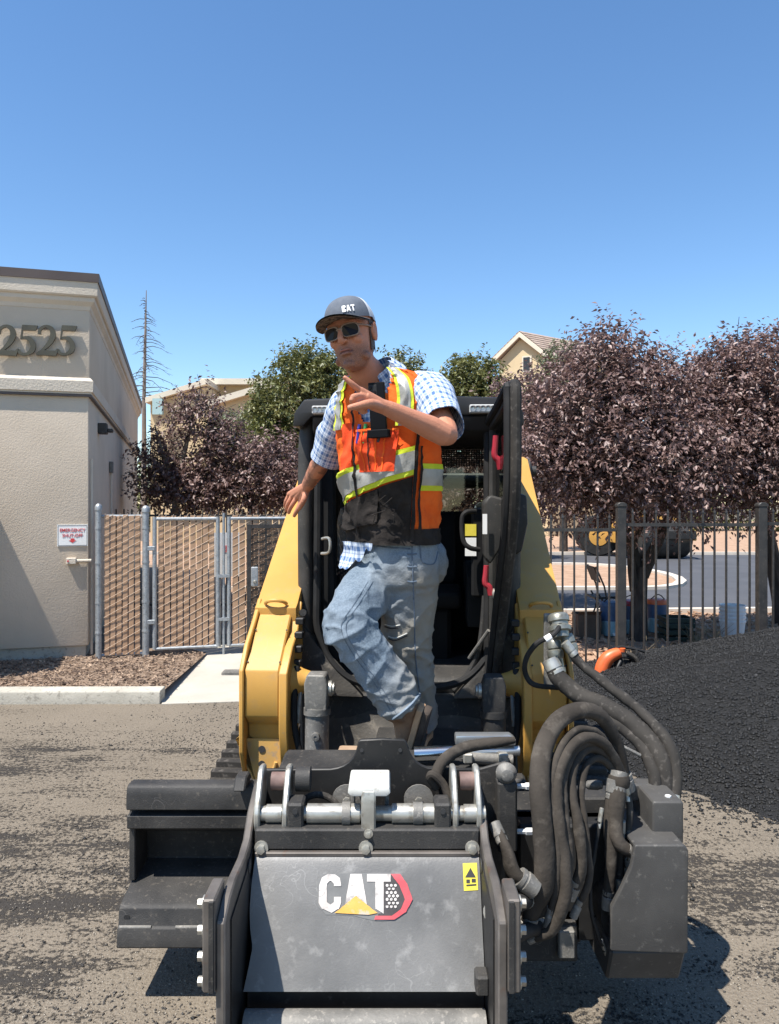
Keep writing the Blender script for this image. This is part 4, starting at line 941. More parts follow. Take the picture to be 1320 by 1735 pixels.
decal('logo_chevron', [[(662,1481),(678,1481),(690,1498),(699,1523),(688,1545),(668,1558),(634,1558),(636,1552),(664,1552),(679,1541),(686,1523),(677,1500)]], DEC_R, .0036, front)
hexs = []
for r_ in range(7):
    for c_ in range(3):
        cx, cy = 656 + c_*7 + (3.5 if r_ % 2 else 0), 1500 + r_*6
        if cx > 676 - abs(cy-1522)*.25: continue
        hexs.append([(cx + 2.6*math.cos(R(60*k+30)), cy + 2.6*math.sin(R(60*k+30))) for k in range(6)])
decal('logo_hexagons', hexs, DEC_W, .0036, front)['kind'] = 'stuff'
decal('warning_label', [[(784,1463),(808,1462),(810,1508),(786,1509)]], STICKER, .0015, front)
decal('warning_pictogram', [[(797,1470),(806,1486),(788,1487)], [(790,1490),(796,1490),(796,1496),(790,1496)], [(799,1489),(806,1489),(806,1495),(799,1495)], [(790,1499),(807,1498),(807,1500),(790,1501)]], DARKINK, .0025, front)['kind'] = 'stuff'
# flange on top with three bolts
fl = MB().box(XL-.004, XR+.004, 2.150, 2.235, .676, .735).build('top_flange', DUSTBLACK, pl, bev=.005)
MB().box(XL-.002, XR+.002, 2.135, 2.152, .664, .676).build('flange_lip', RUSTEDGE, pl, bev=.002)
for u in (443, 620, 800): MB().bolt((PX(u, 2.15), 2.150, PZ(1436, 2.15)), (0,-1,0), .0125, .02).build('bolt', ZINC, fl)
# side plates: profile in depth
def side(x, sx):
    pr = [(2.42, .80), (2.30, .80), (2.20, .765), (2.135, .715), (2.06, .700), (1.93, .705), (1.865, .695), (1.80, .665), (1.80, .04), (1.90, .02), (2.62, .02), (2.62, .60), (2.5, .74)]
    s_ = MB().prism(pr, 'x', x, x + sx*.022).build('side_plate', RUSTEDGE, pl, bev=.004)
    MB().prism([(2.3, .72), (2.05, .66), (1.86, .64), (1.86, .10), (2.5, .10), (2.5, .6)], 'x', x - sx*.004, x - sx*.0005).build('liner', BLACKPAINT, s_)
    blk = MB().box(min(x+sx*.022, x+sx*.052), max(x+sx*.022, x+sx*.052), 1.792, 1.90, PZ(1680, 1.80), PZ(1522, 1.80)).build('wear_block', RUSTEDGE, s_, bev=.004)
    MB().box(min(x+sx*.024, x+sx*.036), max(x+sx*.024, x+sx*.036), 1.786, 1.793, PZ(1678, 1.80), PZ(1524, 1.80)).build('shim', DUSTBLACK, blk, bev=.001)
    for v in (1530, 1575, 1620, 1662): MB().bolt((x + sx*.052, 1.83, PZ(v, 1.83)), (sx, 0, 0), .0115, .018).build('bolt', ZINC, blk)
    for (yy, zz) in ((2.09, .66), (2.12, .60)): MB().lathe([(.018, 0), (.018, .002)], (x - sx*.0045, yy, zz), (-sx, 0, 0), 14).build('hole', DARKINK, s_)
    return s_
side(XL-.012, -1); side(XR+.006, 1)
# small stop block on the right of the plate, roller bar below
MB().box(XR-.03, XR+.004, 1.94, 1.99, .40, .45).build('stop_block', DUSTBLACK, pl, bev=.005)
MB().tube([(XL+.005, 1.95, .318), (XR-.005, 1.95, .318)], .040, 24).build('depth_roller', GREYMETAL, pl)
MB().box(XL, XR, 2.02, 2.30, .05, .38).build('drum_housing', BLACKPAINT, pl)
# shaft, sleeves, ears on top
SY, SZ = 2.20, PZ(1378, 2.20)
MB().tube([(PX(443, SY), SY, SZ), (PX(822, SY), SY, SZ)], .021, 20).build('pivot_shaft', ZINC, pl)
for u0, u1, r in ((521, 610, .027), (664, 745, .027), (452, 478, .025), (786, 812, .025), (700, 716, .031), (580, 594, .032)):
    MB().tube([(PX(u0, SY), SY, SZ), (PX(u1, SY), SY, SZ)], r, 20).build('sleeve', ZINC if r < .03 else GREYMETAL, pl)
def ear(u, w, v0=1316, m=ZINC):
    x = PX(u, SY); zt = PZ(v0, SY); zb = PZ(1408, SY)
    pr = [(SY+.10, zt+.005), (SY+.06, zt+.012), (SY+.035, zt), (SY-.02, zt-.07), (SY-.035, SZ+.01), (SY-.03, zb+.01), (SY-.01, zb), (SY+.05, zb), (SY+.12, zt-.06)]
    MB().prism(pr, 'x', x, x+w).build('ear_plate', m, pl, bev=.004)
ear(433, .016); ear(480, .016); ear(766, .016); ear(806, .016)
for u0, u1 in ((455, 480), (782, 806)):
    k = MB().tube([(PX(u0, SY), SY+.06, PZ(1336, SY)), (PX(u1, SY), SY+.06, PZ(1336, SY))], .026, 18).build('knuckle', mat('rusty_knuckle_%d' % u0, (.10,.06,.05), (.20,.13,.11), 14, .7), pl)
MB().tube([(PX(497, SY), SY+.07, PZ(1334, SY)), (PX(522, SY), SY+.07, PZ(1334, SY))], .036, 18).build('cylinder_end', DUSTBLACK, pl)
for u0, u1 in ((489, 516), (735, 763)):
    cl = MB().box(PX(u0, SY), PX(u1, SY), SY-.036, SY+.04, PZ(1408, SY), PZ(1354, SY)).build('clamp_block', DUSTBLACK, pl, bev=.006)
    MB().lathe([(.008, 0), (.008, .003)], (PX((u0+u1)/2, SY), SY-.0365, PZ(1366, SY)), (0,-1,0), 10).build('hole', DARKINK, cl)
# centre lever with white tread step
lv = MB().prism([(SY-.045, PZ(1409, SY)), (SY-.05, PZ(1350, SY)), (SY-.04, PZ(1330, SY)), (SY+.0, PZ(1328, SY)), (SY+.01, PZ(1409, SY))], 'x', PX(613, SY), PX(637, SY)).build('lever', ZINC, pl, bev=.005)
MB().bolt((PX(625, SY), SY-.048, PZ(1400, SY)), (0,-1,0), .008, .012).build('bolt', ZINC, lv)
st_ = MB().prism([(PX(590, 2.2), PZ(1336, 2.2)), (PX(592, 2.2), PZ(1326, 2.2)), (PX(660, 2.2), PZ(1326, 2.2)), (PX(662, 2.2), PZ(1336, 2.2)), (PX(655, 2.2), PZ(1341, 2.2)), (PX(597, 2.2), PZ(1341, 2.2))], 'y', 2.16, 2.31).build('step', mat('worn_white_step', (.52,.51,.46), (.62,.61,.56), 16, .55, c3=(.36,.34,.29), s3=40), pl, bev=.006, seg=2)
for s in (-1, 1): MB().box(PX(626, 2.2)+s*.05-.006, PX(626, 2.2)+s*.05+.006, 2.24, 2.29, .66, PZ(1341, 2.2)).build('step_leg', GREYMETAL, st_, bev=.003)
# tombstone-shaped mounting plate
ty = 2.36; o = []
base = [(445, 1312), (447, 1304), (560, 1303)] + arc(562, 1258, 44, 44, -90, -10, 6)[1:] + [(606, 1258), (610, 1254), (648, 1252), (685, 1254), (689, 1258)] + arc(735, 1258, 44, 44, 190, 270, 6)[:-1] + [(740, 1302), (830, 1304), (832, 1312), (832, 1420), (445, 1420)]
mp = MB().poly3([P(u, v, ty) for u, v in base], (0, .016, 0)).build('mounting_plate', BLACKPAINT, pl, bev=.003)
for u in (613, 678): MB().lathe([(.006, 0), (.006, .002)], P(u, 1271, ty) - Vector((0,.0005,0)), (0,-1,0), 10).build('hole', DARKINK, mp)
for u in (587, 710):
    MB().lathe([(.045, 0), (.045, .006), (.02, .008)], (PX(u, 2.3), 2.33, PZ(1360, 2.3)), (0,-1,0), 20).build('washer', GREYMETAL, pl)
    MB().bolt((PX(u, 2.3), 2.322, PZ(1360, 2.3)), (0,-1,0), .012, .014, False).build('bolt', ZINC, pl)
MB().box(-.36, .36, 2.38, 2.66, .30, PZ(1312, 2.38)-.01).build('adapter_frame', DUSTBLACK, pl, bev=.012)
# hoses along the shaft
for pts in ([P(505, 1390, 2.28), P(520, 1352, 2.3), P(555, 1350, 2.31), P(590, 1385, 2.29), P(610, 1405, 2.26)], [P(670, 1404, 2.24), P(700, 1402, 2.24), P(726, 1400, 2.23)], [P(556, 1395, 2.22), P(590, 1405, 2.21), P(612, 1403, 2.21)]):
    MB().tube(pts, .010, 10, sm=5).build('hose', RUBBERDUST, pl)
MB().lathe([(.010,0),(.014,.002),(.014,.02),(.010,.022),(.010,.03)], P(716, 1400, 2.23), (1,0,.05), 12).build('hose_fitting', ZINC, pl)
# ---- left side-shift frame: folded plate section
fp_ = [(2.665, .690), (2.615, .694), (2.60, .686), (2.592, .662), (2.590, .612), (2.640, .610), (2.640, .594), (2.598, .590), (2.598, .546), (2.70, .505), (2.76, .47), (2.77, .37), (2.66, .352), (2.54, .326), (2.522, .316), (2.515, .262), (2.505, .258), (2.498, .20), (2.52, .188), (2.85, .188), (2.85, .46), (2.79, .50), (2.665, .56)]
sf = MB().prism(fp_, 'x', -.890, XL-.03).build('shift_frame', DUSTBLACK, pl, bev=.003)
MB().prism([(2.63, .60), (2.66, .53), (2.78, .47), (2.78, .36), (2.70, .36), (2.63, .355)], 'x', -.893, -.872).build('end_gusset', DUSTBLACK, sf, bev=.003)
wb = MB()
for x0, x1 in ((-.885, -.78), (-.70, -.56)): wb.tube([(x0, 2.511, .261), (x1, 2.511, .261)], .006, 8)
tagit(wb.build('weld_bead', GREYMETAL, sf), kind='stuff')
MB().lathe([(.010, 0), (.010, .002)], (-.862, 2.5185, .29), (0,-1,-.15), 14).build('hole', DARKINK, sf)
MB().lathe([(.008, 0), (.008, .002)], (-.862, 2.6395, .602), (0,-1,0), 14).build('hole', DARKINK, sf)
MB().prism([(2.52, .70), (2.56, .735), (2.62, .735), (2.66, .70)], 'x', PX(402, 2.6), PX(402, 2.6)+.04).build('lug', DUSTBLACK, sf, bev=.005)
# ---- right side: beams behind the hoses
MB().box(XR+.03, .78, 2.56, 2.80, .30, .60).build('shift_frame', DUSTBLACK, pl, bev=.006)
MB().prism([(2.52, PZ(1625, 2.5)), (2.47, PZ(1620, 2.5)), (2.47, PZ(1560, 2.5)), (2.53, PZ(1555, 2.5))], 'x', XR+.06, PX(975, 2.5)).build('lower_beam', DUSTBLACK, pl, bev=.004)
MB().box(PX(947, 2.44), PX(975, 2.44), 2.44, 2.47, PZ(1625, 2.44), PZ(1578, 2.44)).build('beam_end', GREYMETAL, pl, bev=.004)
MB().box(PX(952, 2.5), PX(985, 2.5), 2.50, 2.56, PZ(1598, 2.5), PZ(1540, 2.5)).build('bracket', DUSTBLACK, pl, bev=.008, seg=2)
# vertical post with pin
MB().box(PX(842, 2.3), PX(875, 2.3), 2.28, 2.34, PZ(1440, 2.3), PZ(1322, 2.3)).build('upright', DUSTBLACK, pl, bev=.006)
kn = MB().lathe([(.030, 0), (.032, .012), (.028, .02), (.022, .024), (.018, .032), (.012, .034)], (PX(857, 2.3), 2.30, PZ(1308, 2.3)), (0,-1,0), 20).build('pin_boss', GREYMETAL, pl)
MB().poly3([P(812, 1303, 2.345), P(858, 1290, 2.345), P(872, 1330, 2.345), P(842, 1400, 2.345), P(826, 1420, 2.345)], (0,.012,0)).build('gusset', DUSTBLACK, pl, bev=.003)
for v in (1334, 1411):
    f_ = MB().lathe([(.008, 0), (.008, .03), (.011, .032), (.011, .055)], (PX(874, 2.3), 2.31, PZ(v, 2.3)), (1,0,0), 6).build('fitting', WHITEPAINT, pl)
# silver hydraulic cylinder and valve behind, with thick black hose
CYL = mat('silver_cylinder', (.50,.51,.50), (.60,.61,.60), 12, .3, .8)
MB().tube([P(702, 1278, 2.50), P(770, 1275, 2.50)], .024, 20).build('cylinder_gland', CHROME, pl)
MB().tube([P(768, 1275, 2.50), P(880, 1272, 2.50)], .016, 16).build('shift_rod', CYL, pl)
MB().poly3([P(772, 1247, 2.48), P(866, 1247, 2.48), P(875, 1254, 2.48), P(874, 1264, 2.48), P(772, 1264, 2.48)], (0,.05,0)).build('valve_cover', CYL, pl, bev=.006, seg=2)
MB().tube([P(795, 1283, 2.49), P(868, 1288, 2.49)], .02, 14).build('shift_rod', GREYMETAL, pl)
for u in (793, 853): MB().box(PX(u-8, 2.45), PX(u+8, 2.45), 2.44, 2.47, PZ(1293, 2.45), PZ(1276, 2.45)).build('lug', ZINC, pl, bev=.004)
MB().tube([P(872, 1254, 2.42), P(840, 1258, 2.41), P(790, 1266, 2.40), P(755, 1285, 2.36), P(740, 1310, 2.33), P(740, 1335, 2.30)], [.010, .017, .018, .018, .018, .018], 14, sm=5).build('hose', SLEEVE, pl)
MB().tube([P(740, 1335, 2.29), P(728, 1318, 2.28), P(735, 1312, 2.27), P(752, 1330, 2.27), P(760, 1352, 2.26)], .012, 10, sm=5).build('hose', SLEEVE, pl)
# ---- right motor guard: big folded cover
GUARD = mat('grey_guard', (.046,.044,.042), (.075,.072,.067), 4, .55, spec=.3, scr=.5, scol=(.16,.15,.14), c3=(.16,.15,.135), s3=45, t3=(.60,.80), bump=.0006, bscale=200)
gp = [(1076, 1432), (1070, 1468), (1052, 1508), (1036, 1538), (1034, 1640), (1042, 1650), (1166, 1657), (1167, 1440), (1160, 1432)]
D0 = 2.30
gpts = [P(u, v, D0) for u, v in gp[:4]] + [P(1034, 1612, D0), P(1166, 1617, D0)] + [P(u, v, D0) for u, v in gp[7:]]
gd_ = MB().poly3(gpts, (0, .022, 0)).build('motor_guard', GUARD, pl, bev=.008, seg=3)
x1, x2, zt, zb = PX(1076, D0)+.004, PX(1165, D0), PZ(1434, D0), PZ(1616, D0)
MB().box(x2-.014, x2-.001, D0+.02, D0+.32, zb, zt-.004).build('guard_side', GUARD, gd_, bev=.003)
MB().box(x1, x2-.004, D0+.018, D0+.32, zt-.016, zt-.003).build('guard_top', GUARD, gd_, bev=.003)
MB().tube([(.74, D0+.08, .36), (.74, D0+.30, .36)], .085, 24).build('drive_motor', BLACKPAINT, pl)
MB().box(.42, .80, 2.50, 2.62, .22, .60).build('motor_mount', BLACKPAINT, pl, bev=.008)
MB().prism([(D0+.004, PZ(1613, D0)-.001), (D0+.06, PZ(1660, D0+.06)), (D0+.30, PZ(1660, D0+.06)), (D0+.30, PZ(1613, D0)-.001)], 'x', PX(1034, D0)+.003, PX(1166, D0)-.003).build('guard_base', GUARD, gd_, bev=.008)
MB().box(PX(1104, 2.42), PX(1157, 2.42), 2.41, 2.62, PZ(1432, 2.41), PZ(1356, 2.42)).build('upper_cover', GUARD, gd_, bev=.012, seg=3)
MB().poly3([P(1060, 1330, 2.55), P(1128, 1330, 2.55), P(1148, 1352, 2.55), P(1148, 1358, 2.55), P(1060, 1358, 2.55)], (0,.02,0)).build('back_plate', GUARD, gd_, bev=.004)
MB().box(PX(970, 2.62), PX(1105, 2.62), 2.60, 2.72, PZ(1500, 2.6), PZ(1352, 2.6)).build('back_frame', DUSTBLACK, pl, bev=.006)
MB().bolt((PX(1132, 2.45), 2.45, PZ(1354, 2.45)), (0,0,1), .010, .012).build('bolt', WHITEPAINT, gd_)
MB().lathe([(.0,0),(.012,.004),(.016,.02),(.014,.05),(.006,.06)], P(1022, 1330, 2.50), (-1,0,0), 14).build('plug', GREYMETAL, pl)
for u, v0, v1, r in ((1032, 1470, 1560, .014), (1050, 1480, 1560, .013), (1070, 1468, 1500, .016)):
    MB().lathe([(r, 0), (r, .06), (r*1.3, .062), (r*1.3, .08), (r, .082), (r, .13)], P(u, v1, 2.40), (0,0,1), 12).build('pipe_fitting', ZINC, pl)
# ---- sleeved hoses
def hose(pts, r, m=SLEEVE, n=14, nm='hose', flat=None):
    rs = r if hasattr(r, '__len__') else [r]*len(pts)
    mb = MB().tube([P(*p) for p in pts], rs, n, sm=8, flat=flat)
    g = random.Random(int(pts[0][0]*7)); 
    for i, v in enumerate(mb.v):       # crumpled textile sleeve
        k = mnoise.noise(Vector(v)*22)*.0035 + mnoise.noise(Vector(v)*60)*.0018
        mb.v[i] = (v[0]+k, v[1]+k*.6, v[2]+k*.5)
    ho = mb.build(nm, m, pl, ang=60); q_ = [P(*p) for p in pts]
    for e, i_ in ((q_[0], 1), (q_[-1], -2)):      # crimped ferrules
        rr = rs[0 if i_ == 1 else -1]; ax_ = (q_[i_] - e).normalized(); MB().lathe([(rr*.8, -.02), (rr*1.12, -.018), (rr*1.15, .02), (rr*1.05, .022), (rr*1.05, .026), (rr*1.12, .028), (rr*1.1, .04)], e, ax_, 14).build('ferrule', ZINC if m is not SLEEVE else GREYMETAL, ho)
    return ho
hose([(893, 1570, 2.20), (905, 1535, 2.18), (921, 1500, 2.17), (921, 1420, 2.18), (914, 1330, 2.22), (920, 1270, 2.28), (945, 1222, 2.34), (985, 1203, 2.40), (1020, 1216, 2.46), (1046, 1262, 2.50), (1062, 1330, 2.52)], [.022, .026, .029, .030, .030, .029, .028, .027, .026, .024, .022], n=16, flat=.8)
hose([(905, 1590, 2.20), (935, 1575, 2.18), (955, 1530, 2.17), (958, 1470, 2.18), (948, 1400, 2.20), (943, 1330, 2.24), (960, 1275, 2.30), (992, 1250, 2.36), (1025, 1262, 2.42), (1047, 1300, 2.45), (1058, 1335, 2.46)], [.010, .017, .018, .018, .018, .018, .018, .018, .017, .016, .016])
hose([(968, 1512, 2.24), (985, 1470, 2.23), (980, 1400, 2.24), (968, 1340, 2.28), (974, 1290, 2.33), (1000, 1266, 2.40), (1030, 1285, 2.45), (1050, 1322, 2.47)], .017)
hose([(958, 1500, 2.22), (965, 1450, 2.21), (955, 1380, 2.23), (953, 1320, 2.27), (972, 1272, 2.33), (1005, 1256, 2.40), (1036, 1276, 2.45), (1055, 1318, 2.46)], .015)
hose([(930, 1560, 2.19), (942, 1500, 2.18), (944, 1420, 2.19), (934, 1340, 2.23), (946, 1275, 2.29), (978, 1236, 2.36), (1015, 1245, 2.42), (1040, 1290, 2.46), (1052, 1330, 2.47)], .012)
hose([(975, 1545, 2.26), (998, 1490, 2.25), (992, 1410, 2.26), (985, 1345, 2.30), (992, 1300, 2.35), (1012, 1285, 2.40), (1035, 1300, 2.44), (1046, 1325, 2.45)], .011)
hose([(1060, 1335, 2.44), (1068, 1380, 2.42), (1060, 1430, 2.41), (1064, 1480, 2.42)], .010, RUBBERDUST)
hose([(1048, 1318, 2.42), (1044, 1350, 2.40), (1042, 1400, 2.38), (1050, 1430, 2.36), (1072, 1445, 2.36)], [.026, .029, .025, .020, .016])
hose([(1040, 1330, 2.41), (1035, 1400, 2.39), (1036, 1460, 2.38), (1030, 1530, 2.38)], [.022, .024, .019, .017])
hose([(1052, 1400, 2.40), (1050, 1460, 2.41), (1048, 1515, 2.41)], .013, RUBBERDUST)
MB().lathe([(.034, -.018), (.038, -.005), (.036, .01), (.032, .02)], P(1047, 1322, 2.42), (0,0,1), 16).build('strap', SLEEVE, pl)
hose([(1018, 1380, 2.36), (1008, 1440, 2.34), (1000, 1500, 2.33), (1005, 1560, 2.33), (1025, 1610, 2.36)], .006, RUBBER)
hose([(842, 1405, 2.22), (858, 1440, 2.18), (872, 1480, 2.16), (898, 1500, 2.16)], [.016, .022, .026, .026], flat=.7)
hose([(838, 1545, 2.02), (870, 1535, 2.1), (900, 1520, 2.2)], .022, RUBBER)
hose([(856, 1600, 2.05), (885, 1580, 2.12), (920, 1570, 2.25)], .020, RUBBER)
# three big hoses from the loader couplers to the motor
hose([(935, 1125, 2.84), (948, 1150, 2.82), (985, 1180, 2.78), (1030, 1200, 2.72), (1085, 1240, 2.66), (1120, 1290, 2.60), (1130, 1365, 2.56)], [.028, .032, .033, .033, .034, .033, .030], RUBBERDUST, 16)
hose([(962, 1095, 2.83), (985, 1125, 2.82), (1035, 1165, 2.76), (1085, 1205, 2.70), (1130, 1255, 2.62), (1145, 1310, 2.58), (1140, 1368, 2.54)], [.015, .017, .018, .018, .021, .022, .020], RUBBERDUST, 14)
hose([(990, 1205, 2.72), (1040, 1225, 2.69), (1085, 1260, 2.64), (1108, 1310, 2.58), (1112, 1362, 2.55)], [.02, .021, .022, .022, .021], RUBBERDUST, 14)
MB().tube([P(1050, 1262, 2.6), P(1085, 1280, 2.6)], .006, 8).build('wire_loom', GREYMETAL, pl)
# ------------------------------------------------------------------ asphalt pile
PC = Vector((4.15, 5.95, 0))
def pile_h(x, y):
    a = math.atan2((y-PC.y)/2.12, (x-PC.x)/2.90); r = (abs((x-PC.x)/2.90)**2.8 + abs((y-PC.y)/2.52)**2.8)**(1/2.8)
    r *= 1 + .05*math.sin(3*a+1) + .03*math.sin(7*a)
    h = 0.89*max(0, 1 - r) if r < 1 else -.03*(r-1)/.05
    h = min(h, .86)
    return h + .025*mnoise.noise(Vector((x*2.2, y*2.2, 0))) + .014*mnoise.noise(Vector((x*7, y*7, 3)))
pm = MB(); n = 190
for j in range(n+1):
    for i in range(n+1):
        x = PC.x - 3.05 + 6.0*i/n; y = PC.y - 2.65 + 5.3*j/n; pm.v.append((x, y, pile_h(x, y)))
pm.f = [(j*(n+1)+i, j*(n+1)+i+1, (j+1)*(n+1)+i+1, (j+1)*(n+1)+i) for j in range(n) for i in range(n) if max(pm.v[j*(n+1)+i][2], pm.v[(j+1)*(n+1)+i+1][2], pm.v[j*(n+1)+i+1][2], pm.v[(j+1)*(n+1)+i][2]) > -.02]
pile = pm.build('asphalt_pile', PILE, label='large heap of black hot mix asphalt in front of the iron fence', cat='pile', recalc=False, ang=180)
def stones(g, pts, smin, smax, name, m, parent=None, **k):
    n = len(pts); base = np.array([(1,0,0),(-1,0,0),(0,1,0),(0,-1,0),(0,0,1),(0,0,-1)], float)
    fs = np.array([(0,2,4),(2,1,4),(1,3,4),(3,0,4),(2,0,5),(1,2,5),(3,1,5),(0,3,5)])
    s = smin + (smax-smin)*g.random(n)**2.2
    v = base[None]*(s[:,None,None])*(.55 + .9*g.random((n,6,1))) + g.normal(size=(n,6,3))*s[:,None,None]*.22
    a = g.random(n)*6.28; c_, s_ = np.cos(a), np.sin(a); x = v[:,:,0]*c_[:,None] - v[:,:,1]*s_[:,None]; y = v[:,:,0]*s_[:,None] + v[:,:,1]*c_[:,None]
    v[:,:,0], v[:,:,1] = x, y; v[:,:,2] *= .75; v += pts[:,None,:]; v[:,:,2] += s[:,None]*.25
    f = (fs[None] + (np.arange(n)*6)[:,None,None]).reshape(-1,3)
    off = np.array(root_of(parent).location) if parent else np.zeros(3)
    me = bpy.data.meshes.new(name); vv = v.reshape(-1,3) - off
    me.vertices.add(len(vv)); me.vertices.foreach_set('co', vv.astype(np.float32).ravel()); me.loops.add(f.size); me.loops.foreach_set('vertex_index', f.ravel().astype(np.int32))
    me.polygons.add(len(f)); me.polygons.foreach_set('loop_start', np.arange(len(f), dtype=np.int32)*3); me.update(calc_edges=True)
    me.materials.append(m); o = bpy.data.objects.new(name, me); C.objects.link(o)
    if parent: o.parent = parent
    return tagit(o, **k)
g = np.random.default_rng(4)
xy = np.stack([PC.x - 2.9 + 3.4*g.random(90000), PC.y - 2.6 + 4.1*g.random(90000)], 1)
hz = np.array([pile_h(x, y) for x, y in xy]); ok = hz > -.005
P3 = np.column_stack([xy, hz])[ok][:60000]
AGG = mat('asphalt_lumps', (.012,.012,.012), (.028,.028,.028), 40, .55, spec=.3, c3=(.075,.075,.075), s3=25, t3=(.62,.72))
stones(g, P3, .005, .014, 'asphalt_lumps', AGG, pile, kind='stuff')
sp = np.stack([PC.x - 3.3 + 2.6*g.random(30000), PC.y - 2.9 + 2.6*g.random(30000)], 1); rr_ = ((np.abs(sp[:,0]-PC.x)/2.90)**2.8 + (np.abs(sp[:,1]-PC.y)/2.52)**2.8)**(1/2.8)
sp = sp[(rr_ > .97) & (g.random(30000) < np.exp(-(rr_-.97)/.035))]
stones(g, np.column_stack([sp, np.zeros(len(sp))]), .005, .013, 'asphalt_spill', AGG, pile, kind='stuff')
# loose crumbs of old asphalt and grit over the lot, dense in dark drifts
def drift(x, y): return mnoise.noise(Vector((x*.55+3, y*1.6, 0))) + .5*mnoise.noise(Vector((x*1.7, y*4.5, 5)))
rn = random.Random(12); pts = []; big = []
while len(pts) < 26000:
    d = 2.0 + 5.6*rn.random()**1.5; x = rn.uniform(-.56, .56)*d; y = d
    w = drift(x, y)
    if rn.random() < max(.03, w*1.3 + (.15 if (x < -.6 and 2.7 < y < 3.8) else 0)): pts.append((x, y, 0))
for i in range(130): d = 2.1 + 5*rn.random(); big.append((rn.uniform(-.56, .56)*d, d, 0))
stones(g, np.array(pts), .0018, .0065, 'loose_crumbs', mat('loose_crumb', (.028,.026,.024), (.055,.050,.045), 9, .9), kind='stuff', label='loose black asphalt crumbs drifting over the tan lot', cat='gravel')
stones(g, np.array(big), .006, .014, 'loose_clods', AGG, kind='stuff', label='scattered larger asphalt clods on the lot', cat='gravel')
gr = [(rn.uniform(-.56, .56)*dd, dd, 0) for dd in (2.0 + 3.5*rn.random()**1.4 for _ in range(16000))]
stones(g, np.array(gr), .0015, .0042, 'pale_grit', mat('pale_grit', (.22,.19,.15), (.36,.32,.26), 6, .95), kind='stuff', label='fine pale grit over the milled surface', cat='gravel')

# ------------------------------------------------------------------ backpack blower beside the fence
bl = thing('backpack_blower', 'orange and black backpack leaf blower on the ground by the iron fence', 'leaf blower', (PX(1058, 6.8), 6.8, 0))
def q(u, v, d=6.8): return P(u, v, d)
MB().tube([q(1022, 1160), q(1020, 1135), q(1030, 1115), q(1050, 1105)], [.055, .065, .062, .045], 14, sm=4).build('fan_housing', ORANGEPL, bl)
MB().tube([q(1052, 1120, 6.75), q(1046, 1135, 6.72), q(1050, 1155, 6.72), q(1070, 1160, 6.72), q(1082, 1140, 6.74), q(1075, 1118, 6.75), q(1056, 1112, 6.76)], .016, 10, sm=5).build('guard_hoop', BLACKPAINT, bl)
MB().box(PX(1046, 6.8), PX(1092, 6.8), 6.78, 7.0, .0, PZ(1115, 6.8)).build('engine', RUBBER, bl, bev=.03, seg=3)
MB().tube([q(1044, 1168), q(1044, 1102), q(1066, 1098), q(1092, 1104)], .013, 8, sm=4).build('carry_frame', BLACKPAINT, bl)
ht = MB(); hp0, hp1 = q(1072, 1108, 6.75), q(1110, 1145, 6.75)
for i in range(12):
    a = hp0.lerp(hp1, i/12); b = hp0.lerp(hp1, (i+.7)/12); ht.tube([a, b], .052, 14)
ht.tube([hp0, hp1], .045, 12); ht.build('corrugated_tube', RUBBER, bl)
MB().tube([q(1062, 1106, 6.74), q(1078, 1116, 6.7), q(1084, 1140, 6.7), q(1072, 1162, 6.7)], .018, 8, sm=4).build('strap', RUBBERDUST, bl)
for i in range(6): MB().box(PX(1050+i*5, 6.77), PX(1052.5+i*5, 6.77), 6.765, 6.785, PZ(1148, 6.77), PZ(1142, 6.77)).build('cooling_fin', ZINC, bl)
MB().lathe([(.03,0),(.032,.03),(.02,.035)], q(1054, 1104), (0,0,1), 14).build('fuel_cap', ORANGEPL, bl)
# ------------------------------------------------------------------ gear under the plum tree
NAVY = mat('blue_plastic', (.035,.075,.15), (.05,.10,.19), 9, .5); SKYBL = mat('pale_blue_plastic', (.22,.38,.42), (.28,.45,.50), 9, .5)
def cooler(u, v1, d, label, red):
    x = PX(u, d); r = .125; t = thing('water_cooler', label, 'cooler', (x, d, 0), 'drink coolers under the plum tree')
    MB().lathe([(r*.86, .02), (r*.9, .05), (r, .36), (r*.98, .38)], (x, d, 0), (0,0,1), 22).build('body', NAVY, t)
    MB().lathe([(r*.89, .03), (r*.93, .06), (r*.935, .20), (r*.9, .205)], (x, d-.012, 0), (0,0,1), 22).build('label_band', SKYBL, t)
    MB().lathe([(r*1.04, .375), (r*1.06, .40), (r*.95, .43), (r*.4, .445)], (x, d, 0), (0,0,1), 22).build('lid', REDPLASTIC if red == 1 else (ORANGEPL if red == 2 else NAVY), t)
    MB().lathe([(.012, 0), (.012, .04), (.018, .042), (.018, .06)], (x, d-r*.95, .06), (0,-1,0), 10).build('spigot', WHITEPAINT, t)
    MB().tube([(x-r*1.02, d, .33), (x-r*1.15, d, .36), (x, d-r*.4, .50), (x+r*1.15, d, .36), (x+r*1.02, d, .33)], .007, 6, sm=4).build('bail_handle', BLACKPAINT, t)
cooler(1034, 1072, 9.45, 'blue drink cooler standing in front of the folding chair', 0)
cooler(1066, 1075, 9.6, 'blue drink cooler with a red lid against the tree trunk', 1)
cooler(1113, 1075, 9.7, 'blue drink cooler with an orange lid right of the trunk', 2)
ch = thing('folding_chair', 'black folding chair standing behind the coolers by the tree', 'chair', (PX(1018, 9.9), 9.9, 0))
cx, cy = PX(1018, 9.9), 9.9
for s in (-1, 1):
    MB().tube([(cx-.13, cy+s*.2, 0), (cx+.02, cy+s*.2, .44), (cx-.12, cy+s*.2, .84)], .012, 8, sm=3).build('leg', BLACKIRON, ch)
    MB().tube([(cx+.22, cy+s*.18, 0), (cx-.08, cy+s*.18, .50)], .012, 8).build('leg', BLACKIRON, ch)
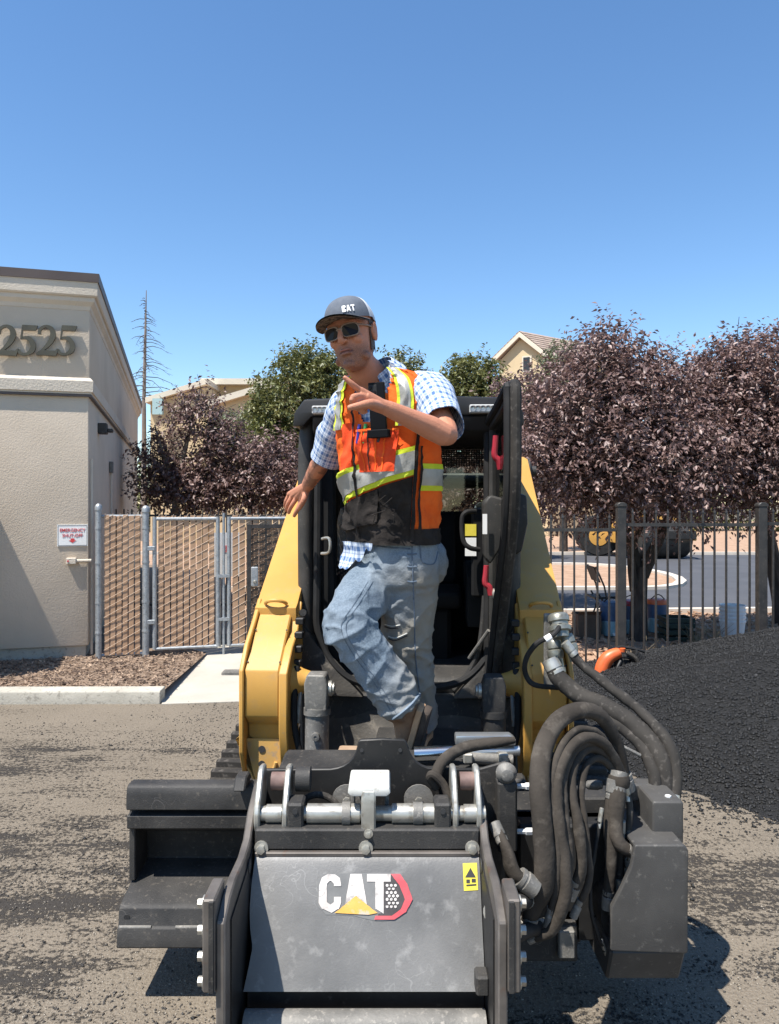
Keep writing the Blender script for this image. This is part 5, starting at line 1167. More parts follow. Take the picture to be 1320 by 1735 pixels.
MB().obox((cx+.06, cy, .45), (.19,0,.01), (0,.2,0), (-.001,0,.014)).build('seat', BLACKIRON, ch, bev=.006)
MB().obox((cx-.10, cy, .74), (.008,0,.004), (0,.2,0), (-.04,0,.10)).build('backrest', BLACKIRON, ch, bev=.006)
cbx = thing('cardboard_box', 'brown open cardboard box left of the folding chair', 'box', (PX(997, 9.3), 9.3, 0))
x0 = PX(978, 9.3); x1 = PX(1016, 9.3); KRAFT = mat('kraft_board', (.075,.052,.036), (.105,.075,.052), 6, .9)
for a in ((x0, x1, 9.25, 9.256), (x0, x1, 9.55, 9.556), (x0, x0+.006, 9.257, 9.549), (x1-.006, x1, 9.257, 9.549)): MB().box(*a, .005, .30).build('side', KRAFT, cbx, smooth=False)
MB().obox(((x0+x1)/2, 9.22, .325), ((x1-x0)/2, 0, 0), (0, .04, -.025), (0,.001,.002)).build('flap', KRAFT, cbx, smooth=False)
cr = thing('plastic_crate', 'dark green slatted crate beside the coolers under the tree', 'crate', (PX(1145, 9.2), 9.2, 0))
x0, x1 = PX(1122, 9.2), PX(1170, 9.2); GRNC = mat('dark_green_plastic', (.012,.025,.016), (.02,.035,.022), 9, .6)
for zz in (.01, .09, .17, .235):
    for a in ((x0, x1, 9.05, 9.065), (x0, x1, 9.36, 9.375), (x0, x0+.015, 9.066, 9.359), (x1-.015, x1, 9.066, 9.359)): MB().box(*a, zz, zz+.05).build('slat', GRNC, cr, smooth=False)
for xx in (x0+.001, x1-.026):
    for yy in (9.068, 9.335): MB().box(xx+.015*(xx < (x0+x1)/2), xx+.015*(xx < (x0+x1)/2)+.01, yy, yy+.02, .01, .285).build('corner_post', GRNC, cr, smooth=False)
bs = thing('bucket_stack', 'stack of white plastic buckets under the tree near the right post', 'buckets', (PX(1241, 9.1), 9.1, 0))
for k in range(5):
    z = .045*k; MB().lathe([(.115, z), (.118, z+.01), (.142, z+.24), (.150, z+.243), (.150, z+.262), (.142, z+.264), (.138, z+.25), (.112, z+.02)], (PX(1241, 9.1), 9.1, 0), (0,0,1), 24).build('bucket', WHITEPAINT, bs)
# dry weeds at the fence foot
wd = MB(); rn2 = random.Random(2)
for cx_ in (PX(1085, 7.7), PX(1100, 7.75), PX(1215, 8.9), PX(1175, 9.0)):
    for i in range(22):
        a = rn2.uniform(0, 6.28); L_ = rn2.uniform(.12, .34); d_ = Vector((math.cos(a)*.6, math.sin(a)*.6, 1)).normalized(); b0 = Vector((cx_ + rn2.uniform(-.05,.05), 7.75 + rn2.uniform(-.05,.05) + (1.2 if cx_ > 3.2 else 0), 0))
        wd.tube([b0, b0 + d_*L_*.6, b0 + d_*L_ + Vector((math.cos(a)*.05, math.sin(a)*.05, 0))], [.003, .0025, .001], 4, caps=False)
wd.build('dry_weeds', mat('dry_weed', (.22,.17,.10), (.30,.24,.15), 9, .9), kind='stuff', label='thin dry weeds along the foot of the iron fence', cat='weeds')

# ------------------------------------------------------------------ road roller on the far road
rl = thing('road_roller', 'yellow road roller with dark drum parked on the far road', 'roller', (PX(1090, 23), 23, 0))
def rx(u): return PX(u, 23.0)
MB().lathe([(.55, -.85), (.60, -.83), (.60, .83), (.55, .85)], (rx(1110), 22.9, .60), (1,.25,0), 36).build('drum', DUSTBLACK, rl)
MB().bar((rx(1058), 22.55, .72), (rx(1160), 22.15, .72), .10, .26).build('drum_frame', BLACKPAINT, rl, bev=.02)
for u in (1060, 1160): MB().box(rx(u)-.05, rx(u)+.05, 22.2, 23.5, .55, .85).build('drum_yoke', YELLOW, rl, bev=.02)
MB().prism([(rx(1040), .45), (rx(1046), 1.0), (rx(1062), 1.22), (rx(1100), 1.22), (rx(1108), .85), (rx(1100), .5)], 'y', 22.6, 23.6).build('body', YELLOW, rl, bev=.05, seg=2)
MB().prism([(rx(1092), .9), (rx(1092), 1.28), (rx(1112), 1.34), (rx(1150), 1.15), (rx(1155), .9)], 'y', 22.7, 23.7).build('hood', YELLOW, rl, bev=.05, seg=2)
for u, y in ((1030, 23.9), (1036, 24.9)):
    w = MB().lathe([(.30, -.17), (.58, -.16), (.62, -.10), (.62, .10), (.58, .16), (.30, .17)], (rx(u), y, .62), (.5,1,0), 28).build('tyre', RUBBER, rl)
    MB().lathe([(.10, -.12), (.30, -.10), (.32, .0), (.30, .10), (.10, .12)], (rx(u)-.03, y-.08, .62), (.5,1,0), 20).build('rim', YELLOW, w)
for u, y in ((1066, 23.3), (1066, 24.5), (1098, 23.3), (1098, 24.5)): MB().tube([(rx(u), y, 1.15), (rx(u), y, 1.72)], .03, 8).build('canopy_post', BLACKPAINT, rl)
MB().box(rx(1056), rx(1120), 23.1, 24.7, 1.70, 1.80).build('canopy', CREAMT, rl, bev=.03)
MB().box(rx(1074), rx(1088), 23.6, 24.2, 1.20, 1.55).build('seat', RUBBER, rl, bev=.04, seg=2)
# ------------------------------------------------------------------ the worker
me_ = thing('person', 'worker in cap, sunglasses, orange vest, plaid shirt and jeans pointing a finger', 'person', (.05, 2.85, .72))
def V(u, v, d): return P(u, v, d)
def plain(name, mb, voxel, smooth_it=4):
    """voxel-remesh overlapping tubes into one continuous skin and return the mesh"""
    me = bpy.data.meshes.new('tmp'); me.from_pydata([tuple(v) for v in mb.v], [], mb.f)
    bm = bmesh.new(); bm.from_mesh(me); bmesh.ops.recalc_face_normals(bm, faces=bm.faces); bm.to_mesh(me); bm.free()
    o = bpy.data.objects.new('tmp', me); C.objects.link(o)
    r = o.modifiers.new('r', 'REMESH'); r.mode = 'VOXEL'; r.voxel_size = voxel
    s = o.modifiers.new('s', 'SMOOTH'); s.iterations = smooth_it; s.factor = .5
    out = bpy.data.meshes.new_from_object(o.evaluated_get(bpy.context.evaluated_depsgraph_get()))
    bpy.data.objects.remove(o); out.materials.clear(); return out
def verts_of(me):
    co = np.empty(len(me.vertices)*3, np.float32); me.vertices.foreach_get('co', co); return co.reshape(-1,3)
def normals_of(me):
    co = np.empty(len(me.vertices)*3, np.float32); me.vertices.foreach_get('normal', co); return co.reshape(-1,3)
def attr(me, name, vals):
    a = me.attributes.new(name, 'FLOAT', 'POINT'); a.data.foreach_set('value', np.asarray(vals, np.float32))
def wrinkle(me, fn):
    co, no = verts_of(me), normals_of(me)
    d = np.array([fn(Vector(c)) for c in co], np.float32); me.vertices.foreach_set('co', (co + no*d[:,None]).ravel()); me.update()
def N3(p, sx, sy, sz, o=0): return mnoise.noise(Vector((p.x*sx+o, p.y*sy, p.z*sz)))
# --- head frame
HC = V(597, 570, 2.70); hy = R(21); HS = 1.04
Hup = Vector((-.20, -.03, 1)).normalized(); Hf = Vector((-math.sin(hy), -math.cos(hy), -.02)); Hf = (Hf - Hup*Hf.dot(Hup)).normalized(); Hl = Hup.cross(Hf)
def hd(x, y, z): return HC + Hl*x*HS + Hf*y*HS + Hup*z*HS        # x to his left, y forward, z up
lev = [(-.122,.014,.072,-.052), (-.114,.032,.084,-.022), (-.098,.046,.088,.008), (-.074,.056,.087,.036), (-.045,.0625,.086,.064), (-.012,.067,.085,.088), (.020,.0715,.086,.098), (.052,.075,.090,.100), (.082,.071,.083,.095), (.102,.055,.063,.075), (.114,.030,.034,.042), (.118,.006,.007,.008)]
B = MB(); n = 36; hv = []
for (z, w, f, b) in lev:
    for k in range(n):
        t = 2*math.pi*k/n; c, s = math.cos(t), math.sin(t)
        c2 = math.copysign(abs(c)**.9, c); s2 = math.copysign(abs(s)**.9, s)
        hv.append(hd(w*s2, (f if c > 0 else b)*c2, z))
m = len(lev)
B.add(hv, [(i*n+k, i*n+(k+1) % n, (i+1)*n+(k+1) % n, (i+1)*n+k) for i in range(m-1) for k in range(n)] + [tuple(range(n)), tuple(range(m*n-1, (m-1)*n-1, -1))])
HA = (Hl, Hf, Hup)
B.tube([hd(0,.080,.026), hd(0,.098,.004), hd(0,.109,-.020), hd(0,.096,-.032)], [.007,.0085,.0105,.0085], 12, sm=3)   # nose
for s in (-1, 1):
    B.ell(hd(s*.012,.096,-.026), (.0065,.009,.006), HA)                     # nostril wing
    B.ell(hd(s*.036,.062,-.022), (.024,.022,.022), HA)                     # cheek
    B.ell(hd(s*.028,.078,.034), (.026,.012,.009), HA)                      # brow
    B.ell(hd(s*.048,.034,-.080), (.014,.030,.016), HA)                     # jaw corner
    ea = (Hl*s, (Hf*.96 - Hup*.2).normalized(), (Hup*.96 + Hf*.2).normalized())
    B.ell(hd(s*.075,-.012,-.004), (.009,.018,.031), ea)                    # ear
    B.tube([hd(s*(.078+.004*math.sin(a)), -.012-.017*math.cos(a), -.002+.030*math.sin(a)) for a in [R(-70+i*25) for i in range(10)]], .0045, 6)
B.ell(hd(0,.0905,-.0545), (.025,.009,.0052), HA); B.ell(hd(.002,.0885,-.0675), (.021,.010,.0056), HA); B.ell(hd(0,.084,-.103), (.021,.014,.015), HA)
B.ell(hd(0,.082,-.045), (.022,.010,.012), HA)
# neck and trunk (under the clothes)
B.tube([hd(0,-.012,-.03), hd(0,-.018,-.09), V(634, 645, 2.775), V(650, 676, 2.80)], [.058,.056,.060,.075], 20, sm=3)
LSH, LEL, LWR = V(728, 674, 2.72), V(757, 737, 2.50), V(655, 691, 2.38)
RSH, REL, RWR = V(587, 690, 2.93), V(548, 777, 3.06), V(521, 823, 3.20)
B.tube([V(672, 935, 2.86), V(665, 830, 2.83), V(658, 740, 2.80), V(652, 676, 2.80)], [.11,.105,.115,.08], 20, sm=3)
for S in (LSH, RSH): B.tube([V(652, 690, 2.80), S], [.075,.055], 14)
B.tube([LSH, (LSH+LEL)/2, LEL, LEL.lerp(LWR,.28), LEL.lerp(LWR,.65), LWR], [.050,.045,.037,.039,.031,.0245], 16, sm=3)
B.tube([RSH, (RSH+REL)/2, REL, REL.lerp(RWR,.3), REL.lerp(RWR,.7), RWR], [.050,.044,.036,.039,.032,.026], 16, sm=3)
# left hand, pointing
def finger(pts, r): B.tube([V(*p) for p in pts], r, 10, sm=3)
kn = [(609,661,2.325), (613,671,2.322), (618,679,2.33), (625,686,2.34)]
for k_ in kn: B.tube([LWR, LWR.lerp(V(*k_), .5), V(*k_)], [.020,.0165,.0125], 10)
B.tube([LWR, V(634,684,2.36), V(617,672,2.33)], [.024,.023,.018], 12)
finger([kn[0], (597,651,2.305), (589,644,2.30), (582,638,2.297)], [.0105,.0095,.0085,.0065])
finger([kn[1], (598,673,2.285), (599,684,2.30), (609,687,2.325)], [.0108,.0102,.0095,.008])
finger([kn[2], (605,683,2.30), (606,692,2.315), (615,692,2.335)], [.0105,.0098,.009,.008])
finger([kn[3], (613,691,2.318), (614,698,2.332), (621,697,2.347)], [.0095,.0088,.008,.007])
finger([(645,690,2.36), (628,684,2.305), (610,687,2.275), (596,690,2.265), (589,691,2.262)], [.016,.0145,.0115,.010,.0075])
# right hand, resting on the cab post
kr = [(511,848,3.255), (503,843,3.27), (496,840,3.29), (490,838,3.315)]
for k_ in kr: B.tube([RWR, RWR.lerp(V(*k_), .5), V(*k_)], [.021,.018,.0135], 10)
finger([kr[0], (506,860,3.26), (501,869,3.275), (498,875,3.29)], [.0115,.0105,.0095,.0075])
finger([kr[1], (496,854,3.275), (491,863,3.29), (489,870,3.305)], [.0115,.0105,.0095,.0075])
finger([kr[2], (489,851,3.295), (486,860,3.31), (485,866,3.325)], [.011,.010,.009,.0075])
finger([kr[3], (485,848,3.32), (483,855,3.335), (483,861,3.35)], [.010,.009,.008,.0065])
finger([(519,832,3.215), (515,846,3.20), (510,856,3.21), (506,863,3.225)], [.0145,.013,.0115,.009])
body = plain('body', B, .0032, 2)
co = verts_of(body) - np.array(HC); hx_, hy_, hz_ = co @ np.array(Hl), co @ np.array(Hf), co @ np.array(Hup)
jaw = np.clip((-.030 - hz_)/.03, 0, 1)*np.clip((hz_+.15)/.03, 0, 1)*np.clip((hy_-.0)/.03, 0, 1)*(np.abs(hx_) < .08)
must = np.clip(1-np.abs(hz_+.046)/.008, 0, 1)*(hy_ > .07)*(np.abs(hx_) < .03)
side = np.clip(1-np.abs(hy_-.012)/.016, 0, 1)*(hz_ < .03)*(hz_ > -.08)*(np.abs(hx_) > .05)*(np.abs(hx_) < .074)
lips = np.clip(1-np.abs(hz_+.061)/.009, 0, 1)*np.clip(1-np.abs(hx_)/.026, 0, 1)*(hy_ > .075)
attr(body, 'stubble', np.clip(np.maximum(np.maximum(jaw*.8, must*.7), side*.8)*(1-lips), 0, 1)); attr(body, 'lips', np.clip(lips*1.6, 0, 1)); attr(body, 'mouth', np.clip(1.4-np.abs(hz_+.0625+.10*hx_*hx_*10)/.0028, 0, 1)*(np.abs(hx_) < .026)*(hy_ > .07))
tt = np.clip(((verts_of(body) - np.array(REL)) @ np.array((RWR-REL).normalized()))/(RWR-REL).length, -.1, 1.1); dd = np.linalg.norm(verts_of(body) - (np.array(REL) + tt[:,None]*np.array(RWR-REL)), axis=1)
attr(body, 'tattoo', (dd < .055)*np.clip((tt+.05)/.1, 0, 1)*np.clip((.92-tt)/.1, 0, 1))
sk = bpy.data.materials.new('skin'); sk.use_nodes = True; Nn, Ll, bs_ = nodes_of(sk)
nz = Nn.new('ShaderNodeTexNoise'); nz.inputs['Scale'].default_value = 45; nz.inputs['Detail'].default_value = 5
tcn = Nn.new('ShaderNodeTexCoord'); Ll.new(tcn.outputs['Object'], nz.inputs['Vector'])
def mixc(fac, a, b):
    x = Nn.new('ShaderNodeMix'); x.data_type = 'RGBA'
    if fac.__class__ is float: x.inputs[0].default_value = fac
    else: Ll.new(fac, x.inputs[0])
    for s, c in ((6, a), (7, b)):
        if isinstance(c, tuple): x.inputs[s].default_value = (*c, 1)
        else: Ll.new(c, x.inputs[s])
    return x.outputs[2]
def at_(n): a = Nn.new('ShaderNodeAttribute'); a.attribute_name = n; return a.outputs['Fac']
cA = mixc(nz.outputs['Fac'], (.43,.175,.10), (.53,.235,.142))
nz2 = Nn.new('ShaderNodeTexNoise'); nz2.inputs['Scale'].default_value = 320; Ll.new(tcn.outputs['Object'], nz2.inputs['Vector'])
mm = Nn.new('ShaderNodeMath'); mm.operation = 'MULTIPLY'; Ll.new(at_('stubble'), mm.inputs[0]); mr = Nn.new('ShaderNodeMapRange'); mr.inputs[1].default_value = .35; mr.inputs[2].default_value = .6; mr.inputs[3].default_value = .5; Ll.new(nz2.outputs['Fac'], mr.inputs[0]); Ll.new(mr.outputs[0], mm.inputs[1])
cB = mixc(mm.outputs[0], cA, (.12,.055,.03)); cC = mixc(at_('lips'), cB, (.33,.12,.095)); cC = mixc(at_('mouth'), cC, (.09,.03,.025)); nz3 = Nn.new('ShaderNodeTexNoise'); nz3.inputs['Scale'].default_value = 28; nz3.inputs['Detail'].default_value = 3; Ll.new(tcn.outputs['Object'], nz3.inputs['Vector']); tm = Nn.new('ShaderNodeMapRange'); tm.inputs[1].default_value = .46; tm.inputs[2].default_value = .56; tm.inputs[4].default_value = .65; Ll.new(nz3.outputs['Fac'], tm.inputs[0]); tx = Nn.new('ShaderNodeMath'); tx.operation = 'MULTIPLY'; Ll.new(tm.outputs[0], tx.inputs[0]); Ll.new(at_('tattoo'), tx.inputs[1]); cC = mixc(tx.outputs[0], cC, (.10,.065,.055)); Ll.new(cC, bs_.inputs['Base Color'])
bs_.inputs['Roughness'].default_value = .5; bs_.inputs['Specular IOR Level'].default_value = .35
bpn = Nn.new('ShaderNodeBump'); bpn.inputs['Distance'].default_value = .0012; Ll.new(nz2.outputs['Fac'], bpn.inputs['Height']); Ll.new(bpn.outputs[0], bs_.inputs['Normal'])
link_mesh('body', body, sk, me_, recalc=False, ang=180)
# --- hair below the cap
HAIR = mat('brown_hair', (.035,.020,.013), (.075,.045,.028), 60, .55, bump=.003, bscale=160)
def hairf(s, t):
    th = R(82 + 196*s); z = .04 - .098*t - .012*math.sin(s*40)*t; w = .0745 - .012*t; b = .101 - .020*t
    return hd(w*math.sin(th)*1.03, b*math.cos(th)*1.03, z)
MB().grid(hairf, 44, 10).build('hair', HAIR, me_, recalc=False, ang=180)
# --- cap: grey front, white mesh back, curved brim
CAPG = mat('cap_grey_cloth', (.085,.10,.125), (.11,.125,.15), 40, .9, bump=.0006, bscale=400)
CAPW = mat('cap_white_mesh', (.50,.51,.52), (.62,.63,.64), 220, .8)
def capf(a0, a1):
    def f(s, t):
        az = R(a0 + (a1-a0)*s); el = R(90*t); k = math.cos(el)**.85
        y = (.100 if math.cos(az) > 0 else .106)*math.cos(az)*k; x = .0835*math.sin(az)*k
        return hd(x, y - .004, .046 + .088*math.sin(el)**.9 - .010*(1-t)*(1 if math.cos(az) < 0 else 0))
    return f
cap = MB().grid(capf(-78, 78), 30, 16).build('cap', CAPG, me_, ang=180)
MB().grid(capf(78, 282), 34, 16).build('cap_mesh', CAPW, cap, ang=180)
MB().ell(hd(0, -.004, .135), (.007,.007,.004), HA).build('cap_button', CAPG, cap)
def brim(off):
    def f(s, t):
        az = R(-80 + 160*s); r0x, r0y = .083, .098; e = t*(.074*math.cos(az*.98)**.8 + .004)
        x = (r0x + e*.28)*math.sin(az); y = r0y*math.cos(az) + e
        return hd(x, y - .004, .049 + off - .014*(abs(x)/.085)**2*1.2 + .010*t - .010*t*t)
    return f
br = MB().grid(brim(0), 30, 8); o2 = len(br.v); br.grid(brim(-.004), 30, 8)
br.build('brim', mat('cap_brim', (.055,.058,.066), (.085,.085,.09), 60, .85), cap, recalc=False, ang=60)
MB().grid(brim(-.0055), 30, 8).build('brim_underside', mat('brim_camo', (.05,.035,.025), (.16,.12,.085), 70, .9, contrast=(.47,.53)), cap, recalc=False)
def cap_pt(x, y, off=.0025):        # x across (his left positive), y up, on the crown
    az = x/.098; el = math.asin(min(.99, max(.0, (y)/.094)))
    k = math.cos(el)**.85; nrm = Vector((math.sin(az)*k, math.cos(az)*k, .25)).normalized()
    return hd(.0835*math.sin(az)*k + nrm.x*off, .100*math.cos(az)*k - .004 + nrm.y*off, .046 + .088*math.sin(el)**.9 + nrm.z*off)
LC = [(1,.65),(1,.85),(.85,1),(.15,1),(0,.85),(0,.15),(.15,0),(.85,0),(1,.15),(1,.35),(.68,.35),(.68,.25),(.32,.25),(.32,.75),(.68,.75),(.68,.65)]
LA_ = [(0,0),(.3,1),(.7,1),(1,0),(.68,0),(.62,.22),(.38,.22),(.32,0)]; LT = [(0,1),(1,1),(1,.74),(.66,.74),(.66,0),(.34,0),(.34,.74),(0,.74)]
for k_, loop in enumerate((LC, LA_, LT)):
    bm = bmesh.new(); bm.faces.new([bm.verts.new((.022 + k_*.0175 + x*.0155, .016 + y*.023, 0)) for x, y in loop]); bmesh.ops.triangulate(bm, faces=bm.faces); bm.verts.index_update()
    MB().add([cap_pt(v.co.x, v.co.y) for v in bm.verts], [tuple(v.index for v in f.verts) for f in bm.faces]).build('cap_letter', WHITEPAINT, cap, recalc=False, smooth=False); bm.free()
# --- sunglasses
LENS = mat('dark_lens', (.012,.008,.008), rough=.2, spec=.15); FRAME = mat('clear_tan_frame', (.20,.135,.10), (.26,.18,.135), 20, .3)
for s in (-1, 1):
    rim = [(s*(.0335 + .0275*math.copysign(abs(math.cos(a))**.6, math.cos(a))), .004 + .021*math.copysign(abs(math.sin(a))**.65, math.sin(a)), a) for a in [i*2*math.pi/20 for i in range(20)]]
    pts = [hd(x, .101 - 6.0*(abs(x)-.01)**2, z) for x, z, a in rim]
    o = MB().add(pts, [tuple(range(20))]).build('lens', LENS, me_, recalc=False, smooth=False)
    o.name = 'sunglass_lens'
    MB().tube(pts + pts[:2], .0024, 8, caps=False).build('lens_rim', FRAME, o)
    MB().tube([hd(s*.058, .088, .016), hd(s*.070, .055, .016), hd(s*.0765, .005, .014), hd(s*.077, -.012, .006)], .0032, 8, sm=3).build('temple_arm', FRAME, o)
MB().tube([hd(-.010,.1015,.010), hd(0,.104,.013), hd(.010,.1015,.010)], .0032, 8, sm=3).build('bridge', FRAME, o)

# --- torso surface shared by shirt, vest and its bands
SEC = [(672,965,2.865,.172,.142,50), (670,914,2.86,.163,.130,48), (668,870,2.85,.165,.131,46), (664,820,2.83,.176,.136,43), (660,770,2.81,.186,.137,40), (657,725,2.80,.194,.130,37), (655,684,2.79,.196,.115,36), (652,652,2.79,.172,.094,36), (647,630,2.785,.108,.078,34), (640,615,2.78,.070,.064,32)]
def sec(h):
    h = min(max(h + 1, 0), len(SEC)-1.0001); i = int(h); t = h - i; q = [np.array(SEC[min(max(i+j, 0), len(SEC)-1)], float) for j in (-1, 0, 1, 2)]
    return .5*((2*q[1]) + (q[2]-q[0])*t + (2*q[0]-5*q[1]+4*q[2]-q[3])*t*t + (3*q[1]-q[0]-3*q[2]+q[3])*t**3)
def T(th, h, off=0.0, wr=1.0):
    u, v, d, a, b, ps = sec(h); c = P(u, v, d); ps = R(ps); f = Vector((-math.sin(ps), -math.cos(ps), 0)); l = Vector((math.cos(ps), -math.sin(ps), 0)); t = R(th)
    k = abs(math.cos(t))**2.6 + abs(math.sin(t))**2.6; k = k**(-1/2.6)
    p = c + f*(b*math.cos(t)*k) + l*(a*math.sin(t)*k); nrm = (f*math.cos(t)/b + l*math.sin(t)/a).normalized()
    fold = .009*math.sin(th*.09 + h*1.9 + 2*mnoise.noise(Vector((th*.02, h*.8, 1)))) + .013*mnoise.noise(Vector((th*.030, h*1.1, 7))) + .010*((1-abs(mnoise.noise(Vector((th*.05+h*.9, h*1.4-th*.03, 3)))))**5 - .4)
    return p + nrm*(off + fold*wr)
def patch(name, th0, th1, h0, h1, off, m, par, nu=24, nv=20, slant=0.0, thick=.0, ang=60, keep=None, uv=False):
    """cloth panel on the torso surface; h shifts with the angle by slant"""
    mb = MB(); w = nu + 1
    def fn(s, t):
        th = th0 + (th1-th0)*s; hh = (h0 if not callable(h0) else h0(th)) + ((h1 if not callable(h1) else h1(th)) - (h0 if not callable(h0) else h0(th)))*t
        return th, hh + slant*(th - th0)/100
    pts = [[fn(i/nu, j/nv) for i in range(nu+1)] for j in range(nv+1)]
    for row in pts:
        for th, hh in row: mb.v.append(tuple(T(th, hh, off)))
    for j in range(nv):
        for i in range(nu):
            if keep and not keep(*pts[j][i]): continue
            mb.f.append((j*w+i, j*w+i+1, (j+1)*w+i+1, (j+1)*w+i))
    me = bpy.data.meshes.new(name); me.from_pydata(mb.v, [], mb.f)
    if uv:
        ul = me.uv_layers.new(name='UVMap'); flat = [q for row in pts for q in row]
        for lp_ in me.loops: th, hh = flat[lp_.vertex_index]; ul.data[lp_.index].uv = (th*.0030, hh*.075)
    return link_mesh(name, me, m, par, recalc=False, ang=ang)
def cloth(name, c, c2, rough=.85, bump=.0015, bs=130, sheen=0):
    m = mat(name, c, c2, 12, rough, bump=bump, bscale=bs, spec=.25); return m
ORANGE = cloth('orange_mesh_cloth', (.78,.105,.012), (.86,.15,.02)); ORANGE2 = cloth('orange_red_cloth', (.72,.06,.015), (.80,.085,.02))
LIME = cloth('lime_tape', (.52,.60,.03), (.58,.65,.05)); SILV = mat('reflective_tape', (.30,.295,.265), (.38,.37,.335), 20, .45, .15, bump=.001, bscale=120)
BLKCL = cloth('black_vest_cloth', (.012,.010,.009), (.028,.023,.020), .95, .005, 40)
PLAID = bpy.data.materials.new('plaid_shirt'); PLAID.use_nodes = True; Nn, Ll, bs_ = nodes_of(PLAID); bs_.inputs['Roughness'].default_value = .9
uvn = Nn.new('ShaderNodeUVMap'); sx_ = Nn.new('ShaderNodeSeparateXYZ'); Ll.new(uvn.outputs[0], sx_.inputs[0])
def stripe(sock, period, lo, hi):
    a = Nn.new('ShaderNodeMath'); a.operation = 'DIVIDE'; Ll.new(sock, a.inputs[0]); a.inputs[1].default_value = period
    b = Nn.new('ShaderNodeMath'); b.operation = 'FRACT'; Ll.new(a.outputs[0], b.inputs[0])
    c = Nn.new('ShaderNodeMath'); c.operation = 'COMPARE'; Ll.new(b.outputs[0], c.inputs[0]); c.inputs[1].default_value = (lo+hi)/2; c.inputs[2].default_value = (hi-lo)/2; return c.outputs[0]
def addm(a, b, op='ADD', k=None):
    x = Nn.new('ShaderNodeMath'); x.operation = op; x.use_clamp = True; Ll.new(a, x.inputs[0])
    if b is None: x.inputs[1].default_value = k
    else: Ll.new(b, x.inputs[1])
    return x.outputs[0]
X_, Y_ = sx_.outputs[0], sx_.outputs[1]; per = .024
wide = addm(addm(stripe(X_, per, 0, .42), None, 'MULTIPLY', .5), addm(stripe(Y_, per, 0, .42), None, 'MULTIPLY', .5))
thin = addm(addm(stripe(X_, per, .70, .80), None, 'MULTIPLY', .5), addm(stripe(Y_, per, .70, .80), None, 'MULTIPLY', .5))
c1 = mixc(wide, (.58,.64,.71), (.07,.145,.31)); c2 = mixc(thin, c1, (.12,.16,.25)); Ll.new(c2, bs_.inputs['Base Color'])
shirt = patch('shirt', -180, 180, .1, 8, -.010, PLAID, me_, 90, 50, uv=True, keep=lambda th, h: not (h > 4.9 and abs(th - 2) < 6 + 17*(h - 4.9)))
def vneck(th, h):      # opening of the vest: a V below the chin
    return not (h > 4.0 and abs(th - 2) < 3 + 12.5*(h - 4.0))
vest = patch('vest', -180, 180, 0, lambda th: 7.0 + .35*math.cos(R(th)*2), .006, ORANGE, me_, 120, 70, keep=vneck)
band0 = lambda th: 1.35 + .0090*(th + 40)
patch('front_pocket_panel', -58, 60, -.12, lambda th: band0(th) - .05, .016, BLKCL, vest, 50, 26)
patch('hem_panel', -60, 150, -.12, .45, .013, BLKCL, vest, 60, 10)
patch('pocket_flap', -46, 20, lambda th: .55 + .006*th, lambda th: band0(th)-.10, .026, BLKCL, vest, 30, 14)
for a, b, o_, m in ((0, .17, .019, LIME), (.17, .78, .022, SILV), (.78, .95, .019, LIME)):
    patch('reflective_band', -52, 60, lambda th, a=a: band0(th)+a, lambda th, b=b: band0(th)+b, o_, m, vest, 44, 6)
for a, b, o_, m in ((1.75, 1.92, .011, LIME), (1.92, 2.45, .013, SILV), (2.45, 2.62, .011, LIME)): patch('reflective_band', 72, 250, a, b, o_, m, vest, 40, 5)
patch('side_binding', 60, 65, .0, 4.0, .020, BLKCL, vest, 4, 40); patch('side_binding', 70, 74, .3, 3.2, .015, BLKCL, vest, 3, 30)
for th, hi in ((-38, 6.6), (44, 6.95)):     # shoulder tapes
    for a, b, o_, m in ((-9, 9, .014, LIME), (-5.5, 5.5, .0165, SILV)): patch('shoulder_tape', th+a, th+b, 3.9, hi, o_, m, vest, 6, 26)
patch('zip_tape', -11, -8, .1, 4.6, .024, BLKCL, vest, 3, 40)
patch('zip_flap', -30, -14, 1.9, 4.1, .018, ORANGE2, vest, 8, 24)
pk1 = patch('chest_pocket', -4, 40, 2.35, 3.75, .024, ORANGE2, vest, 24, 18)
for th in (4, 12, 20, 28): patch('pocket_seam', th-.7, th+.7, 2.4, 3.74, .0275, BLKCL if th == 12 else ORANGE, pk1, 1, 14)
patch('pocket_edge', -4, 40, 3.72, 3.80, .027, ORANGE, pk1, 20, 2)
# collar
NB, NT = V(648, 644, 2.785), V(624, 600, 2.748); NA = (NT-NB).normalized(); CF = Vector((-math.sin(R(33)), -math.cos(R(33)), 0)); CF = (CF - NA*CF.dot(NA)).normalized(); CL = NA.cross(CF)
def collar(sg):
    def f(s, t):       # stand-up band that folds over and widens downwards, open at the throat
        a = R(sg*(22 + 158*s)); top = .052 - .012*math.cos(a); k = abs(2*t - .8)
        if t < .35: r, h_ = .064 + .004*t, -.012 + (top + .012)*t/.35
        else: q2 = (t-.35)/.65; r, h_ = .066 + .036*q2 + .012*q2*math.cos(a), top - (.062 + .022*math.cos(a))*q2
        return NB + NA*h_ + (CF*math.cos(a) + CL*math.sin(a))*r
    mb = MB().grid(f, 24, 12); me = bpy.data.meshes.new('collar'); me.from_pydata([tuple(v) for v in mb.v], [], mb.f)
    ul = me.uv_layers.new(name='UVMap')
    for lp_ in me.loops: i = lp_.vertex_index; ul.data[lp_.index].uv = ((i % 25)*.0085, (i//25)*.0085)
    return link_mesh('collar', me, PLAID, shirt, recalc=False, ang=50)
collar(1); collar(-1)
# shirt tail below the vest
tail = patch('shirt_tail', -48, 18, lambda th: -1.0 + .018*abs(th+32) + .10*math.sin(th*.35), -.06, .034, PLAID, shirt, 26, 12, uv=True)
